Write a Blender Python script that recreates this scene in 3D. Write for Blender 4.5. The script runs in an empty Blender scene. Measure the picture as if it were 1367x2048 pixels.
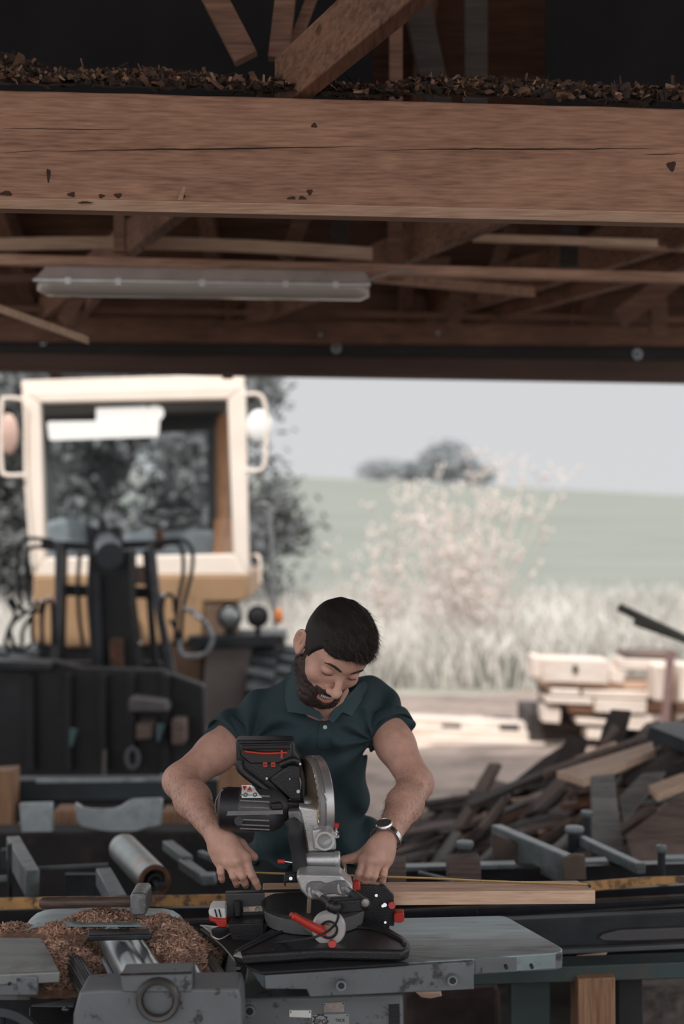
import bpy, bmesh, math, random
import numpy as np
from mathutils import Vector, Matrix, noise

random.seed(7); rng = np.random.default_rng(7)
scene = bpy.context.scene
COL = scene.collection

# ------------------------------------------------------------------ camera, sky, sun, exposure
FPX = 2844.4; CZ = 1.70
cam_d = bpy.data.cameras.new('camera'); cam = bpy.data.objects.new('camera', cam_d); COL.objects.link(cam)
cam.location = (0, 0, CZ); cam.rotation_euler = (math.pi/2, 0, 0)
cam_d.sensor_fit = 'VERTICAL'; cam_d.sensor_height = 36; cam_d.lens = 50
cam_d.clip_end = 2000; cam_d.clip_start = 0.05
cam_d.dof.use_dof = True; cam_d.dof.focus_distance = 3.02; cam_d.dof.aperture_fstop = 2.2
scene.camera = cam
scene.view_settings.view_transform = 'Standard'; scene.view_settings.look = 'None'
scene.view_settings.exposure = 0.0; scene.view_settings.gamma = 1; scene.view_settings.use_curve_mapping = False

world = bpy.data.worlds.new('sky'); scene.world = world; world.use_nodes = True
nt = world.node_tree; nt.nodes.clear()
wo = nt.nodes.new('ShaderNodeOutputWorld'); wb = nt.nodes.new('ShaderNodeBackground')
tc = nt.nodes.new('ShaderNodeTexCoord'); sp = nt.nodes.new('ShaderNodeSeparateXYZ')
rp = nt.nodes.new('ShaderNodeValToRGB')
cs = rp.color_ramp.elements
cs[0].position = 0.0; cs[0].color = (0.60, 0.605, 0.615, 1)
cs[1].position = 0.55; cs[1].color = (1.3, 1.3, 1.34, 1)
e = cs.new(0.10); e.color = (0.59, 0.60, 0.61, 1)
e = cs.new(0.17); e.color = (1.2, 1.21, 1.24, 1)
nt.links.new(tc.outputs['Generated'], sp.inputs[0]); nt.links.new(sp.outputs['Z'], rp.inputs[0])
nt.links.new(rp.outputs[0], wb.inputs[0]); wb.inputs[1].default_value = 1.12
nt.links.new(wb.outputs[0], wo.inputs[0])

sun_d = bpy.data.lights.new('sun', 'SUN'); sun = bpy.data.objects.new('sun', sun_d); COL.objects.link(sun)
sun_d.energy = 2.7; sun_d.angle = 0.03; sun_d.color = (1.0, 0.95, 0.88)
_el, _az = math.radians(50), math.radians(-12)      # behind the camera, slightly from the left
_d = Vector((math.sin(_az)*math.cos(_el), -math.cos(_az)*math.cos(_el), math.sin(_el)))
sun.rotation_euler = _d.to_track_quat('Z', 'Y').to_euler(); sun.location = _d*20

# ------------------------------------------------------------------ helpers
def P(px, py, Y): return Vector(((px-683.5)/FPX*Y, Y, CZ-(py-1024)/FPX*Y))
def M(px, Y): return px/FPX*Y            # pixels at depth Y -> metres

def N(m, t, **kw):
    n = m.node_tree.nodes.new(t)
    for k, v in kw.items():
        try: n.inputs[k].default_value = v
        except Exception: setattr(n, k, v)
    return n

def mat(name, col, rough=.6, metal=0., var=.15, scale=12., bump=.0, bscale=80., stretch=(1, 1, 1),
        col2=None, amt=0., ascale=6., alo=.55, ahi=.65, sss=0., coat=0., astretch=(1,1,1)):
    """base colour with noise variation; optional second colour in patches (dirt, rust, chips)"""
    m = bpy.data.materials.new(name); m.use_nodes = True; t = m.node_tree
    b = t.nodes['Principled BSDF']; b.inputs['Roughness'].default_value = rough; b.inputs['Metallic'].default_value = metal
    if sss:
        b.inputs['Subsurface Weight'].default_value = sss; b.inputs['Subsurface Radius'].default_value = (1, .35, .2)
        b.inputs['Subsurface Scale'].default_value = .006
    if coat: b.inputs['Coat Weight'].default_value = coat
    tcn = N(m, 'ShaderNodeTexCoord'); mp = N(m, 'ShaderNodeMapping'); mp.inputs['Scale'].default_value = stretch
    t.links.new(tcn.outputs['Object'], mp.inputs[0])
    nz = N(m, 'ShaderNodeTexNoise'); nz.inputs['Scale'].default_value = scale; nz.inputs['Detail'].default_value = 6
    t.links.new(mp.outputs[0], nz.inputs['Vector'])
    r = N(m, 'ShaderNodeValToRGB')
    c = Vector(col[:3]); r.color_ramp.elements[0].color = (*(c*(1-var)), 1); r.color_ramp.elements[1].color = (*(c*(1+var)), 1)
    r.color_ramp.elements[0].position = .3; r.color_ramp.elements[1].position = .7
    t.links.new(nz.outputs['Fac'], r.inputs[0]); out = r.outputs[0]
    if col2 is not None:
        mp2 = N(m, 'ShaderNodeMapping'); mp2.inputs['Scale'].default_value = astretch; t.links.new(tcn.outputs['Object'], mp2.inputs[0])
        n2 = N(m, 'ShaderNodeTexNoise'); n2.inputs['Scale'].default_value = ascale; n2.inputs['Detail'].default_value = 9; n2.inputs['Roughness'].default_value = .65
        t.links.new(mp2.outputs[0], n2.inputs['Vector'])
        r2 = N(m, 'ShaderNodeValToRGB'); r2.color_ramp.elements[0].position = alo; r2.color_ramp.elements[1].position = ahi
        t.links.new(n2.outputs['Fac'], r2.inputs[0])
        mx = N(m, 'ShaderNodeMix'); mx.data_type = 'RGBA'
        ml = N(m, 'ShaderNodeMath'); ml.operation = 'MULTIPLY'; ml.inputs[1].default_value = amt
        t.links.new(r2.outputs[0], ml.inputs[0]); t.links.new(ml.outputs[0], mx.inputs[0])
        t.links.new(out, mx.inputs[6]); mx.inputs[7].default_value = (*col2[:3], 1); out = mx.outputs[2]
    t.links.new(out, b.inputs['Base Color'])
    if bump:
        n3 = N(m, 'ShaderNodeTexNoise'); n3.inputs['Scale'].default_value = bscale; n3.inputs['Detail'].default_value = 5
        t.links.new(mp.outputs[0], n3.inputs['Vector'])
        bp = N(m, 'ShaderNodeBump'); bp.inputs['Strength'].default_value = bump; bp.inputs['Distance'].default_value = .004
        t.links.new(n3.outputs['Fac'], bp.inputs['Height']); t.links.new(bp.outputs[0], b.inputs['Normal'])
    return m

def wood(name, c1, c2, axis='X', scale=1., rough=.7, fine=.35, rings=.5, bump=.4, knots=True, blotch=1.1, fs=1.):
    """sawn timber: growth rings stretched along the grain, fine saw streaks, a few knots"""
    m = bpy.data.materials.new(name); m.use_nodes = True; t = m.node_tree; L = t.links
    b = t.nodes['Principled BSDF']; b.inputs['Roughness'].default_value = rough
    tcn = N(m, 'ShaderNodeTexCoord'); mp = N(m, 'ShaderNodeMapping')
    s = {'X': (.5, 6, 6), 'Y': (6, .5, 6), 'Z': (6, 6, .5)}[axis]
    mp.inputs['Scale'].default_value = tuple(v*scale for v in s)
    L.new(tcn.outputs['Object'], mp.inputs[0])
    wv = N(m, 'ShaderNodeTexNoise'); wv.inputs['Scale'].default_value = 1.6; wv.inputs['Detail'].default_value = 2; wv.inputs['Distortion'].default_value = .6
    L.new(mp.outputs[0], wv.inputs['Vector'])
    mu = N(m, 'ShaderNodeMath'); mu.operation = 'MULTIPLY'; mu.inputs[1].default_value = 26
    sn = N(m, 'ShaderNodeMath'); sn.operation = 'SINE'
    L.new(wv.outputs['Fac'], mu.inputs[0]); L.new(mu.outputs[0], sn.inputs[0])
    mp2 = N(m, 'ShaderNodeMapping'); s2 = {'X': (7, 90, 90), 'Y': (90, 7, 90), 'Z': (90, 90, 7)}[axis]
    mp2.inputs['Scale'].default_value = tuple(v*scale*fs for v in s2); L.new(tcn.outputs['Object'], mp2.inputs[0])
    fn = N(m, 'ShaderNodeTexNoise'); fn.inputs['Scale'].default_value = 1.2; fn.inputs['Detail'].default_value = 4
    L.new(mp2.outputs[0], fn.inputs['Vector'])
    big = N(m, 'ShaderNodeTexNoise'); big.inputs['Scale'].default_value = 2.2; big.inputs['Detail'].default_value = 3; L.new(tcn.outputs['Object'], big.inputs['Vector'])
    a1 = N(m, 'ShaderNodeMath'); a1.operation = 'MULTIPLY_ADD'; a1.inputs[1].default_value = .22*rings; a1.inputs[2].default_value = .5
    L.new(sn.outputs[0], a1.inputs[0])
    a2 = N(m, 'ShaderNodeMath'); a2.operation = 'SUBTRACT'; a2.inputs[1].default_value = .5; L.new(fn.outputs['Fac'], a2.inputs[0])
    a3 = N(m, 'ShaderNodeMath'); a3.operation = 'MULTIPLY_ADD'; a3.inputs[1].default_value = fine*5; L.new(a2.outputs[0], a3.inputs[0]); L.new(a1.outputs[0], a3.inputs[2])
    a4 = N(m, 'ShaderNodeMath'); a4.operation = 'SUBTRACT'; a4.inputs[1].default_value = .5; L.new(big.outputs['Fac'], a4.inputs[0])
    a5 = N(m, 'ShaderNodeMath'); a5.operation = 'MULTIPLY_ADD'; a5.inputs[1].default_value = blotch; L.new(a4.outputs[0], a5.inputs[0]); L.new(a3.outputs[0], a5.inputs[2])
    cl = N(m, 'ShaderNodeClamp'); L.new(a5.outputs[0], cl.inputs[0])
    mx = N(m, 'ShaderNodeMix'); mx.data_type = 'RGBA'; mx.inputs[6].default_value = (*c1, 1); mx.inputs[7].default_value = (*c2, 1)
    L.new(cl.outputs[0], mx.inputs[0]); out = mx.outputs[2]
    if knots:
        mp3 = N(m, 'ShaderNodeMapping'); s3 = {'X': (2.0, 4, 4), 'Y': (4, 2.0, 4), 'Z': (4, 4, 2.0)}[axis]; mp3.inputs['Scale'].default_value = s3
        L.new(tcn.outputs['Object'], mp3.inputs[0])
        vo = N(m, 'ShaderNodeTexVoronoi'); vo.inputs['Scale'].default_value = 1.3; L.new(mp3.outputs[0], vo.inputs['Vector'])
        kr = N(m, 'ShaderNodeValToRGB'); kr.color_ramp.elements[0].position = .04; kr.color_ramp.elements[1].position = .075
        kr.color_ramp.elements[0].color = (.65, .65, .65, 1); kr.color_ramp.elements[1].color = (0, 0, 0, 1)
        L.new(vo.outputs['Distance'], kr.inputs[0])
        mk = N(m, 'ShaderNodeMix'); mk.data_type = 'RGBA'; L.new(kr.outputs[0], mk.inputs[0]); L.new(out, mk.inputs[6]); mk.inputs[7].default_value = (*(Vector(c1)*.35), 1)
        out = mk.outputs[2]
    L.new(out, b.inputs['Base Color'])
    bp = N(m, 'ShaderNodeBump'); bp.inputs['Strength'].default_value = bump; bp.inputs['Distance'].default_value = .002
    L.new(fn.outputs['Fac'], bp.inputs['Height']); L.new(bp.outputs[0], b.inputs['Normal'])
    return m

def thing(name, label, cat, loc, group=None):
    o = bpy.data.objects.new(name, None); COL.objects.link(o); o.location = loc; o.empty_display_size = .05
    o['label'] = label; o['category'] = cat
    if group: o['group'] = group
    return o
def tag(o, label, cat, group=None, kind=None):
    if label: o['label'] = label
    if cat: o['category'] = cat
    if group: o['group'] = group
    if kind: o['kind'] = kind
    return o
def struct(o, label=None):
    o['kind'] = 'structure'
    if label: o['label'] = label
    return o
def wloc(o):
    v = Vector((0, 0, 0))
    while o is not None: v += o.location; o = o.parent
    return v
def copy_tree(o, parent=None, off=None):
    c = o.copy(); COL.objects.link(c); c.parent = parent
    if off is not None: c.location = o.location+off
    for ch in list(o.children): copy_tree(ch, c)
    return c

def link_mesh(name, me, m, parent=None, base=None, smooth=True, bevel=0., angle=40):
    """vertices come in world coordinates; the origin goes to the base of the shape"""
    me.materials.append(m)
    n = len(me.vertices); co = np.empty(n*3, np.float32); me.vertices.foreach_get('co', co); co = co.reshape(-1, 3)
    lo, hi = co.min(0), co.max(0)
    o0 = Vector(((lo[0]+hi[0])/2, (lo[1]+hi[1])/2, lo[2])) if base is None else Vector(base)
    co -= np.array(o0, np.float32); me.vertices.foreach_set('co', co.ravel())
    if smooth:
        me.polygons.foreach_set('use_smooth', np.ones(len(me.polygons), bool))
        if angle: me.set_sharp_from_angle(angle=math.radians(angle))
    me.update()
    o = bpy.data.objects.new(name, me); COL.objects.link(o)
    if parent is not None:
        o.parent = parent; o.location = o0 - wloc(parent)
    else: o.location = o0
    if bevel:
        bv = o.modifiers.new('bevel', 'BEVEL'); bv.width = bevel; bv.segments = 2; bv.limit_method = 'ANGLE'; bv.angle_limit = math.radians(40)
    return o

class MB:
    def __init__(s): s.bm = bmesh.new()
    def poly(s, pts, ext):
        """planar polygon (3D points) extruded by the vector ext"""
        ext = Vector(ext); a = [s.bm.verts.new(p) for p in pts]; b = [s.bm.verts.new(Vector(p)+ext) for p in pts]
        n = len(pts); fs = [s.bm.faces.new(a), s.bm.faces.new(b[::-1])]
        for i in range(n): fs.append(s.bm.faces.new((a[i], b[i], b[(i+1) % n], a[(i+1) % n])))
        return s
    def px(s, pts, Y, d): return s.poly([P(x, y, Y) for x, y in pts], (0, d, 0))   # outline at its own distance Y, real thickness d
    def slab(s, pts, t):
        """quad from four corners with thickness t, extruded away from the viewer side"""
        nrm = (pts[1]-pts[0]).cross(pts[3]-pts[0]).normalized()
        if nrm.dot(pts[0]-Vector((0, 0, CZ))) < 0: nrm = -nrm
        return s.poly(pts, nrm*t)
    def box(s, c, d, rz=0., R=None):
        R = Matrix.Rotation(rz, 3, 'Z') if R is None else R
        v = [s.bm.verts.new(Vector(c)+R@Vector((sx*d[0]/2, sy*d[1]/2, sz*d[2]/2))) for sz in (-1, 1) for sy in (-1, 1) for sx in (-1, 1)]
        for f in ((0, 1, 3, 2), (4, 6, 7, 5), (0, 4, 5, 1), (1, 5, 7, 3), (3, 7, 6, 2), (2, 6, 4, 0)): s.bm.faces.new([v[i] for i in f])
        return s
    def beam(s, a, b, w, h, up=(0, 0, 1)):
        """rectangular bar from a to b, w across, h along up"""
        a, b = Vector(a), Vector(b); d = b-a; X = d.normalized(); U = Vector(up); S = X.cross(U).normalized(); U = S.cross(X).normalized()
        return s.box((a+b)/2, (d.length, w, h), R=Matrix((X, S, U)).transposed())
    def cyl(s, a, b, r0, r1=None, seg=24, caps=True):
        r1 = r0 if r1 is None else r1; a, b = Vector(a), Vector(b); d = (b-a).normalized()
        q = d.to_track_quat('Z', 'Y').to_matrix()
        A = []; B = []
        for i in range(seg):
            t = 2*math.pi*i/seg; v = q@Vector((math.cos(t), math.sin(t), 0))
            A.append(s.bm.verts.new(a+v*r0)); B.append(s.bm.verts.new(b+v*r1))
        for i in range(seg): s.bm.faces.new((A[i], A[(i+1) % seg], B[(i+1) % seg], B[i]))
        if caps: s.bm.faces.new(A[::-1]); s.bm.faces.new(B)
        return s
    def lathe(s, c, axis, prof, seg=32, a0=0., a1=2*math.pi, ref=None):
        """prof: (radius, distance along axis); closed profile gives a solid"""
        q = Vector(axis).to_track_quat('Z', 'Y').to_matrix() if ref is None else ref
        full = abs(a1-a0-2*math.pi) < 1e-4; k = seg if full else seg+1; rings = []
        for i in range(k):
            t = a0+(a1-a0)*i/seg
            rings.append([s.bm.verts.new(Vector(c)+q@Vector((r*math.cos(t), r*math.sin(t), h))) for r, h in prof])
        for i in range(seg):
            A, B = rings[i], rings[(i+1) % k]
            for j in range(len(prof)-1):
                try: s.bm.faces.new((A[j], B[j], B[j+1], A[j+1]))
                except ValueError: pass
        return s
    def ring(s, c, axis, ro, ri, h, seg=36):
        return s.lathe(c, axis, [(ri, 0), (ro, 0), (ro, h), (ri, h), (ri, 0)], seg)
    def tube(s, pts, r, seg=10, sub=6, closed=False):
        pts = [Vector(p) for p in pts]
        if sub > 1 and len(pts) > 2:
            q = []
            n = len(pts)
            for i in range(n if closed else n-1):
                p0, p1, p2, p3 = (pts[(i-1) % n], pts[i], pts[(i+1) % n], pts[(i+2) % n]) if closed else (pts[max(i-1, 0)], pts[i], pts[i+1], pts[min(i+2, n-1)])
                for j in range(sub):
                    t = j/sub
                    q.append(.5*((2*p1)+(p2-p0)*t+(2*p0-5*p1+4*p2-p3)*t*t+(3*p1-p0-3*p2+p3)*t**3))
            if not closed: q.append(pts[-1])
            pts = q
        n = len(pts); rings = []; up = Vector((.13, .3, .94)).normalized()
        for i, p in enumerate(pts):
            d = (pts[(i+1) % n]-pts[i-1]) if closed else (pts[min(i+1, n-1)]-pts[max(i-1, 0)])
            d.normalize(); S = d.cross(up)
            if S.length < .05: S = d.cross(Vector((1, 0, 0)))
            S.normalize(); U = S.cross(d).normalized(); up = U
            rr = r[i*(len(r)-1)//max(n-1, 1)] if isinstance(r, (list, tuple)) else r
            rings.append([s.bm.verts.new(p+(S*math.cos(2*math.pi*k/seg)+U*math.sin(2*math.pi*k/seg))*rr) for k in range(seg)])
        for i in range(n if closed else n-1):
            A, B = rings[i], rings[(i+1) % n]
            for k in range(seg): s.bm.faces.new((A[k], A[(k+1) % seg], B[(k+1) % seg], B[k]))
        if not closed: s.bm.faces.new(rings[0][::-1]); s.bm.faces.new(rings[-1])
        return s
    def ball(s, c, r, seg=16, R=None):
        r = (r, r, r) if not hasattr(r, '__len__') else r
        mtx = Matrix.Translation(c) @ (R.to_4x4() if R is not None else Matrix.Identity(4)) @ Matrix.Diagonal((*r, 1))
        bmesh.ops.create_uvsphere(s.bm, u_segments=seg, v_segments=max(6, seg//2), radius=1, matrix=mtx); return s
    def build(s, name, m, parent=None, base=None, smooth=True, bevel=0., angle=40):
        bmesh.ops.recalc_face_normals(s.bm, faces=s.bm.faces)
        me = bpy.data.meshes.new(name); s.bm.to_mesh(me); s.bm.free()
        return link_mesh(name, me, m, parent, base, smooth, bevel, angle)

def raw_mesh(name, verts, faces, m, parent=None, smooth=True, angle=0, base=None):
    me = bpy.data.meshes.new(name); me.from_pydata(verts, [], faces) if not isinstance(faces, np.ndarray) else fast(me, verts, faces)
    return link_mesh(name, me, m, parent, base, smooth, 0, angle)
def fast(me, V, Q):
    k = Q.shape[1]; me.vertices.add(len(V)); me.vertices.foreach_set('co', np.asarray(V, np.float32).ravel())
    me.loops.add(Q.size); me.loops.foreach_set('vertex_index', Q.astype(np.int32).ravel())
    me.polygons.add(len(Q)); me.polygons.foreach_set('loop_start', np.arange(0, Q.size, k, dtype=np.int32))
    me.update(calc_edges=True); me.validate()

# ------------------------------------------------------------------ materials
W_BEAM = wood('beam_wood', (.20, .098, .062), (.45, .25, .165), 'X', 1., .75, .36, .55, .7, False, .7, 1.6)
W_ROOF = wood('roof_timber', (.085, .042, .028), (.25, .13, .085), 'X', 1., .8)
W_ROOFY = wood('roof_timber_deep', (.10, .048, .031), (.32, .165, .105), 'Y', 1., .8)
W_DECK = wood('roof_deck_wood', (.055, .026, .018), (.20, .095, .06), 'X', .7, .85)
W_PALE = wood('fresh_sawn_wood', (.48, .30, .20), (.72, .50, .36), 'X', 1.2, .65, .3, .5, .3)
W_BOARD = wood('workpiece_wood', (.50, .29, .19), (.80, .56, .41), 'X', 1.6, .6, .35, .6, .3)
W_SUN = wood('stacked_pale_wood', (.62, .50, .42), (.86, .76, .68), 'X', .8, .8)
W_GREY = wood('weathered_wood', (.09, .085, .085), (.26, .245, .24), 'X', 1., .8)
W_GREY2 = wood('weathered_wood_brown', (.07, .05, .045), (.22, .16, .135), 'X', 1., .85)
W_DARK = wood('dark_wood', (.028, .023, .022), (.07, .054, .047), 'X', 1., .85)
W_POST = wood('post_wood', (.20, .10, .055), (.42, .24, .14), 'Z', 1.3, .75)
M_BLACK = mat('black_plastic', (.012, .012, .015), .40, 0, .2, 30, .25, 350)
M_RUBBER = mat('black_rubber', (.02, .02, .023), .7, 0, .2, 20, .2, 120)
M_BLKMET = mat('black_painted_steel', (.02, .02, .024), .38, .3, .3, 18, .12, 120, col2=(.10, .09, .09), amt=.5, ascale=40, alo=.62, ahi=.7)
M_DKSTEEL = mat('dark_steel', (.035, .04, .046), .5, .5, .35, 10, .2, 60, col2=(.12, .07, .045), amt=.5, ascale=9, alo=.56, ahi=.68)
M_STEEL = mat('worn_steel', (.32, .35, .37), .38, .85, .25, 14, .1, 90, col2=(.12, .08, .06), amt=.5, ascale=14, alo=.55, ahi=.7)
M_CHROME = mat('bright_steel', (.62, .63, .64), .22, 1., .1, 20)
M_ALU = mat('cast_aluminium', (.56, .56, .565), .42, .7, .12, 25, .15, 220)
M_ALUD = mat('dark_cast_aluminium', (.20, .20, .205), .45, .6, .12, 25, .15, 220)
M_GUARD = mat('brushed_guard', (.48, .48, .49), .33, .8, .08, 12, stretch=(1, 1, 6))
M_RED = mat('red_plastic', (.50, .035, .022), .4, 0, .12, 20)
M_WHITE = mat('white_label', (.75, .74, .72), .55, 0, .04, 20)
M_GREEN = mat('green_print', (.06, .20, .15), .6)
M_PAINTG = mat('grey_machine_paint', (.15, .162, .172), .5, .1, .12, 10, .15, 70, col2=(.035, .033, .033), amt=.85, ascale=26, alo=.57, ahi=.64)
M_TABLE = mat('machined_table_top', (.29, .36, .375), .42, .45, .28, 9, .06, 60, stretch=(.35, 3, 1), col2=(.07, .055, .05), amt=.75, ascale=13, alo=.55, ahi=.72, astretch=(.35, 2, 1))
M_YEL = mat('chipped_yellow_paint', (.50, .27, .10), .6, .1, .2, 12, .2, 80, col2=(.07, .045, .035), amt=.9, ascale=18, alo=.47, ahi=.56)
M_GALV = mat('galvanised_sheet', (.42, .47, .49), .4, .6, .4, 5, .15, 30, col2=(.1, .09, .09), amt=.8, ascale=7, alo=.5, ahi=.7)
M_CREAM = mat('cream_cab_paint', (.90, .79, .69), .5, 0, .04, 4)
M_OCHRE = mat('ochre_body_paint', (.38, .235, .13), .55, 0, .12, 4, col2=(.14, .09, .06), amt=.6, ascale=5, alo=.58, ahi=.72)
M_RUST = mat('rusty_steel', (.16, .075, .045), .8, .2, .35, 8, .3, 60, col2=(.04, .035, .035), amt=.8, ascale=7, alo=.48, ahi=.6)
M_TYRE = mat('tyre_rubber', (.03, .033, .037), .75, 0, .3, 10, .3, 30)
M_FENDER = mat('grey_fender', (.16, .135, .125), .7, 0, .12, 4)
M_LAMP = mat('headlight_reflector', (.35, .37, .38), .25, .7, .3, 8)
M_TEAL = mat('teal_dial', (.09, .16, .16), .5)
M_GLASSD = bpy.data.materials.new('windscreen_glass'); M_GLASSD.use_nodes = True
_b = M_GLASSD.node_tree.nodes['Principled BSDF']; _b.inputs['Base Color'].default_value = (.86, .9, .92, 1); _b.inputs['Transmission Weight'].default_value = 1
_b.inputs['Roughness'].default_value = .02; _b.inputs['IOR'].default_value = 1.0 + .12
M_DIFF = bpy.data.materials.new('lamp_cover'); M_DIFF.use_nodes = True
_b = M_DIFF.node_tree.nodes['Principled BSDF']; _b.inputs['Base Color'].default_value = (.62, .56, .52, 1); _b.inputs['Roughness'].default_value = .25
_b.inputs['Transmission Weight'].default_value = .25
M_LAMPB = mat('lamp_body_plastic', (.32, .26, .235), .5)
# ------------------------------------------------------------------ ground, meadow, field
def hill(x, y):
    t = min(max((y-22)/120, 0), 1); h = 5.0*(t*t*(3-2*t))
    r = min(max((y-60)/120, 0), 1)
    h += r*(-.046*x if x < 0 else -.105*x)
    return h + .15*noise.noise(Vector((x*.05, y*.05, 0)))*min(1, max(0, (y-20)/20))
def grid(xs, ys, f):
    V = [(x, y, f(x, y)) for y in ys for x in xs]; n = len(xs)
    return V, [(j*n+i, j*n+i+1, (j+1)*n+i+1, (j+1)*n+i) for j in range(len(ys)-1) for i in range(n-1)]
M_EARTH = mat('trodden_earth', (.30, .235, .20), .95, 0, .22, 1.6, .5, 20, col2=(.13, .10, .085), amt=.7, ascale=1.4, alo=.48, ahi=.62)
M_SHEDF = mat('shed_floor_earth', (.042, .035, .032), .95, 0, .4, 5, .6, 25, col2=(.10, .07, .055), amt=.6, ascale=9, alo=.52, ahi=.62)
M_FIELD = mat('green_field', (.20, .212, .18), .95, 0, .10, .35, .3, 3, stretch=(.4, 1, 1))
M_MEAD = mat('dry_meadow', (.36, .345, .29), .95, 0, .18, 1.2, .4, 6)
V, Fc = grid([-14+i for i in range(29)], [-1.5, 0, 4, 7.55], lambda x, y: -.004)
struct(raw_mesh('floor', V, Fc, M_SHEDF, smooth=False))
V, Fc = grid([-60+4*i for i in range(31)], [-60, -20, -1.5], lambda x, y: -.012)
struct(raw_mesh('ground_behind', V, Fc, mat('pale_bounce_ground', (.42, .37, .33), .95, 0, .1, 3), smooth=False))  # unseen ground behind the camera, made pale to bounce light inside
V, Fc = grid([-30+1.5*i for i in range(41)], [7.5, 9, 10, 11, 12.3, 13.6], lambda x, y: -.008+(.05*noise.noise(Vector((x*.6, y*.6, 0))) if y > 10.5 else 0))
struct(raw_mesh('yard_ground', V, Fc, M_EARTH))
V, Fc = grid([-45+2*i for i in range(46)], [13.2, 14, 15, 16.5, 18, 20, 22, 24], lambda x, y: hill(x, y)+.06*noise.noise(Vector((x*.4, y*.4, 3))))
struct(raw_mesh('meadow_ground', V, Fc, M_MEAD))
V, Fc = grid([-160+6*i for i in range(54)], [23.5+(i*i)*.10+i*1.5 for i in range(42)], hill)
struct(raw_mesh('field', V, Fc, M_FIELD))

# ------------------------------------------------------------------ tall dry grass (nobody could count it)
def blades(name, n, region, hgt, wid, m, label, lean=.35, fn=hill):
    V = []; Q = []
    for i in range(n):
        x, y = region(); z = max(fn(x, y), -.02)
        h = hgt*random.uniform(.45, 1.15); a = random.uniform(0, math.pi); w = wid*random.uniform(.6, 1.4)
        lx, ly = random.gauss(0, lean)*h, random.gauss(0, lean)*h; dx, dy = math.cos(a)*w/2, math.sin(a)*w/2
        k = len(V)
        V += [(x-dx, y-dy, z), (x+dx, y+dy, z), (x+lx*.35+dx*.8, y+ly*.35+dy*.8, z+h*.6), (x+lx*.35-dx*.8, y+ly*.35-dy*.8, z+h*.6),
              (x+lx+dx*.25, y+ly+dy*.25, z+h), (x+lx-dx*.25, y+ly-dy*.25, z+h)]
        Q += [(k, k+1, k+2, k+3), (k+3, k+2, k+4, k+5)]
    o = raw_mesh(name, np.array(V), np.array(Q), m, smooth=False)
    return tag(o, label, 'grass', kind='stuff')
M_DRYG = mat('bleached_grass', (.60, .575, .53), .9, 0, .34, 1.1)
M_DRYG2 = mat('greenish_grass', (.30, .305, .255), .9, 0, .35, .9)
def reg1():
    y = random.uniform(13.6, 23); x = random.uniform(-.3, .3)*y*1.15
    return x, y
blades('dry_grass', 26000, reg1, .55, .022, M_DRYG, 'tall bleached dry grass between the yard and the green field')
blades('meadow_grass', 12000, reg1, .38, .02, M_DRYG2, 'shorter greenish grass growing among the bleached stalks')

# ------------------------------------------------------------------ trees, bush, barn
def branchy(base, h, spread, nb, seed, trunk_r, lean=(0, 0)):
    r = random.Random(seed); segs = []; tips = []
    def grow(p, d, L, rad, lev):
        n = 4; pts = [p]
        for i in range(n):
            d = (d+Vector((r.gauss(0, .16), r.gauss(0, .16), r.gauss(.03, .1)))).normalized(); p = p+d*L/n; pts.append(p)
        segs.append((pts, [rad*(1-.16*i) for i in range(n+1)])); 
        if lev == 0: tips.extend(pts[1:]); return
        for i in range(nb[lev-1]):
            k = r.randint(1, n); a = r.uniform(0, 6.28); q = d.orthogonal().normalized(); q.rotate(Matrix.Rotation(a, 3, d))
            grow(pts[k], (d*.55+q*spread+Vector((0, 0, .12))).normalized(), L*r.uniform(.5, .72), rad*.48, lev-1)
    grow(Vector(base), Vector((lean[0], lean[1], 1)).normalized(), h, trunk_r, len(nb))
    return segs, tips
def foliage(tips, n, size, jitter, seed):
    r = np.random.default_rng(seed); T = np.array([tuple(t) for t in tips]); c = T[r.integers(0, len(T), n)]+r.normal(0, jitter, (n, 3))
    a = r.normal(size=(n, 3)); a /= np.linalg.norm(a, axis=1)[:, None]; b = np.cross(a, r.normal(size=(n, 3))); b /= np.linalg.norm(b, axis=1)[:, None]
    s = size*r.uniform(.6, 1.4, (n, 1)); V = np.concatenate([c-a*s, c+b*s*.45, c+a*s, c-b*s*.45], 1).reshape(-1, 3)
    return V, np.arange(4*n).reshape(-1, 4)
def tree(name, base, h, spread, nb, seed, tr, leafn, leafs, jit, mb, ml, label, cat='tree', group=None, lean=(0, 0)):
    t = thing(name, label, cat, base, group)
    segs, tips = branchy(base, h, spread, nb, seed, tr, lean); b = MB()
    for pts, rad in segs: b.tube(pts, rad, 5, 1)
    b.build('branches', mb, t)
    if leafn:
        V, Q = foliage(tips, leafn, leafs, jit, seed); raw_mesh('foliage', V, Q, ml, t, smooth=False)
    return t
M_BARK = mat('tree_bark', (.10, .09, .085), .9, 0, .3, 6)
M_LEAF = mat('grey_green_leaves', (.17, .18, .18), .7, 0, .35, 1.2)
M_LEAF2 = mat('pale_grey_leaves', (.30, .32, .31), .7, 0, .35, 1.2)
M_FAR = mat('hazy_tree_grey', (.40, .42, .435), .9, 0, .15, .3)  # far trees: haze put into the pale grey of the foliage
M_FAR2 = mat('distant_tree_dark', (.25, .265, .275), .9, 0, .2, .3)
M_TWIG = mat('pale_pink_twigs', (.66, .58, .53), .9, 0, .12, 4)
tree('tree', (-5.0, 20.5, -.1), 2.3, .95, (7, 5, 4), 3, .15, 17000, .085, .19, M_BARK, M_LEAF, 'dark spreading tree right behind the cab of the yellow loader', lean=(.05, 0))
tree('tree', (-3.6, 20.2, 0), 2.7, .95, (7, 5, 4), 31, .15, 15000, .085, .2, M_BARK, M_LEAF, 'dark tree seen through the windscreen of the loader cab')
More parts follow.
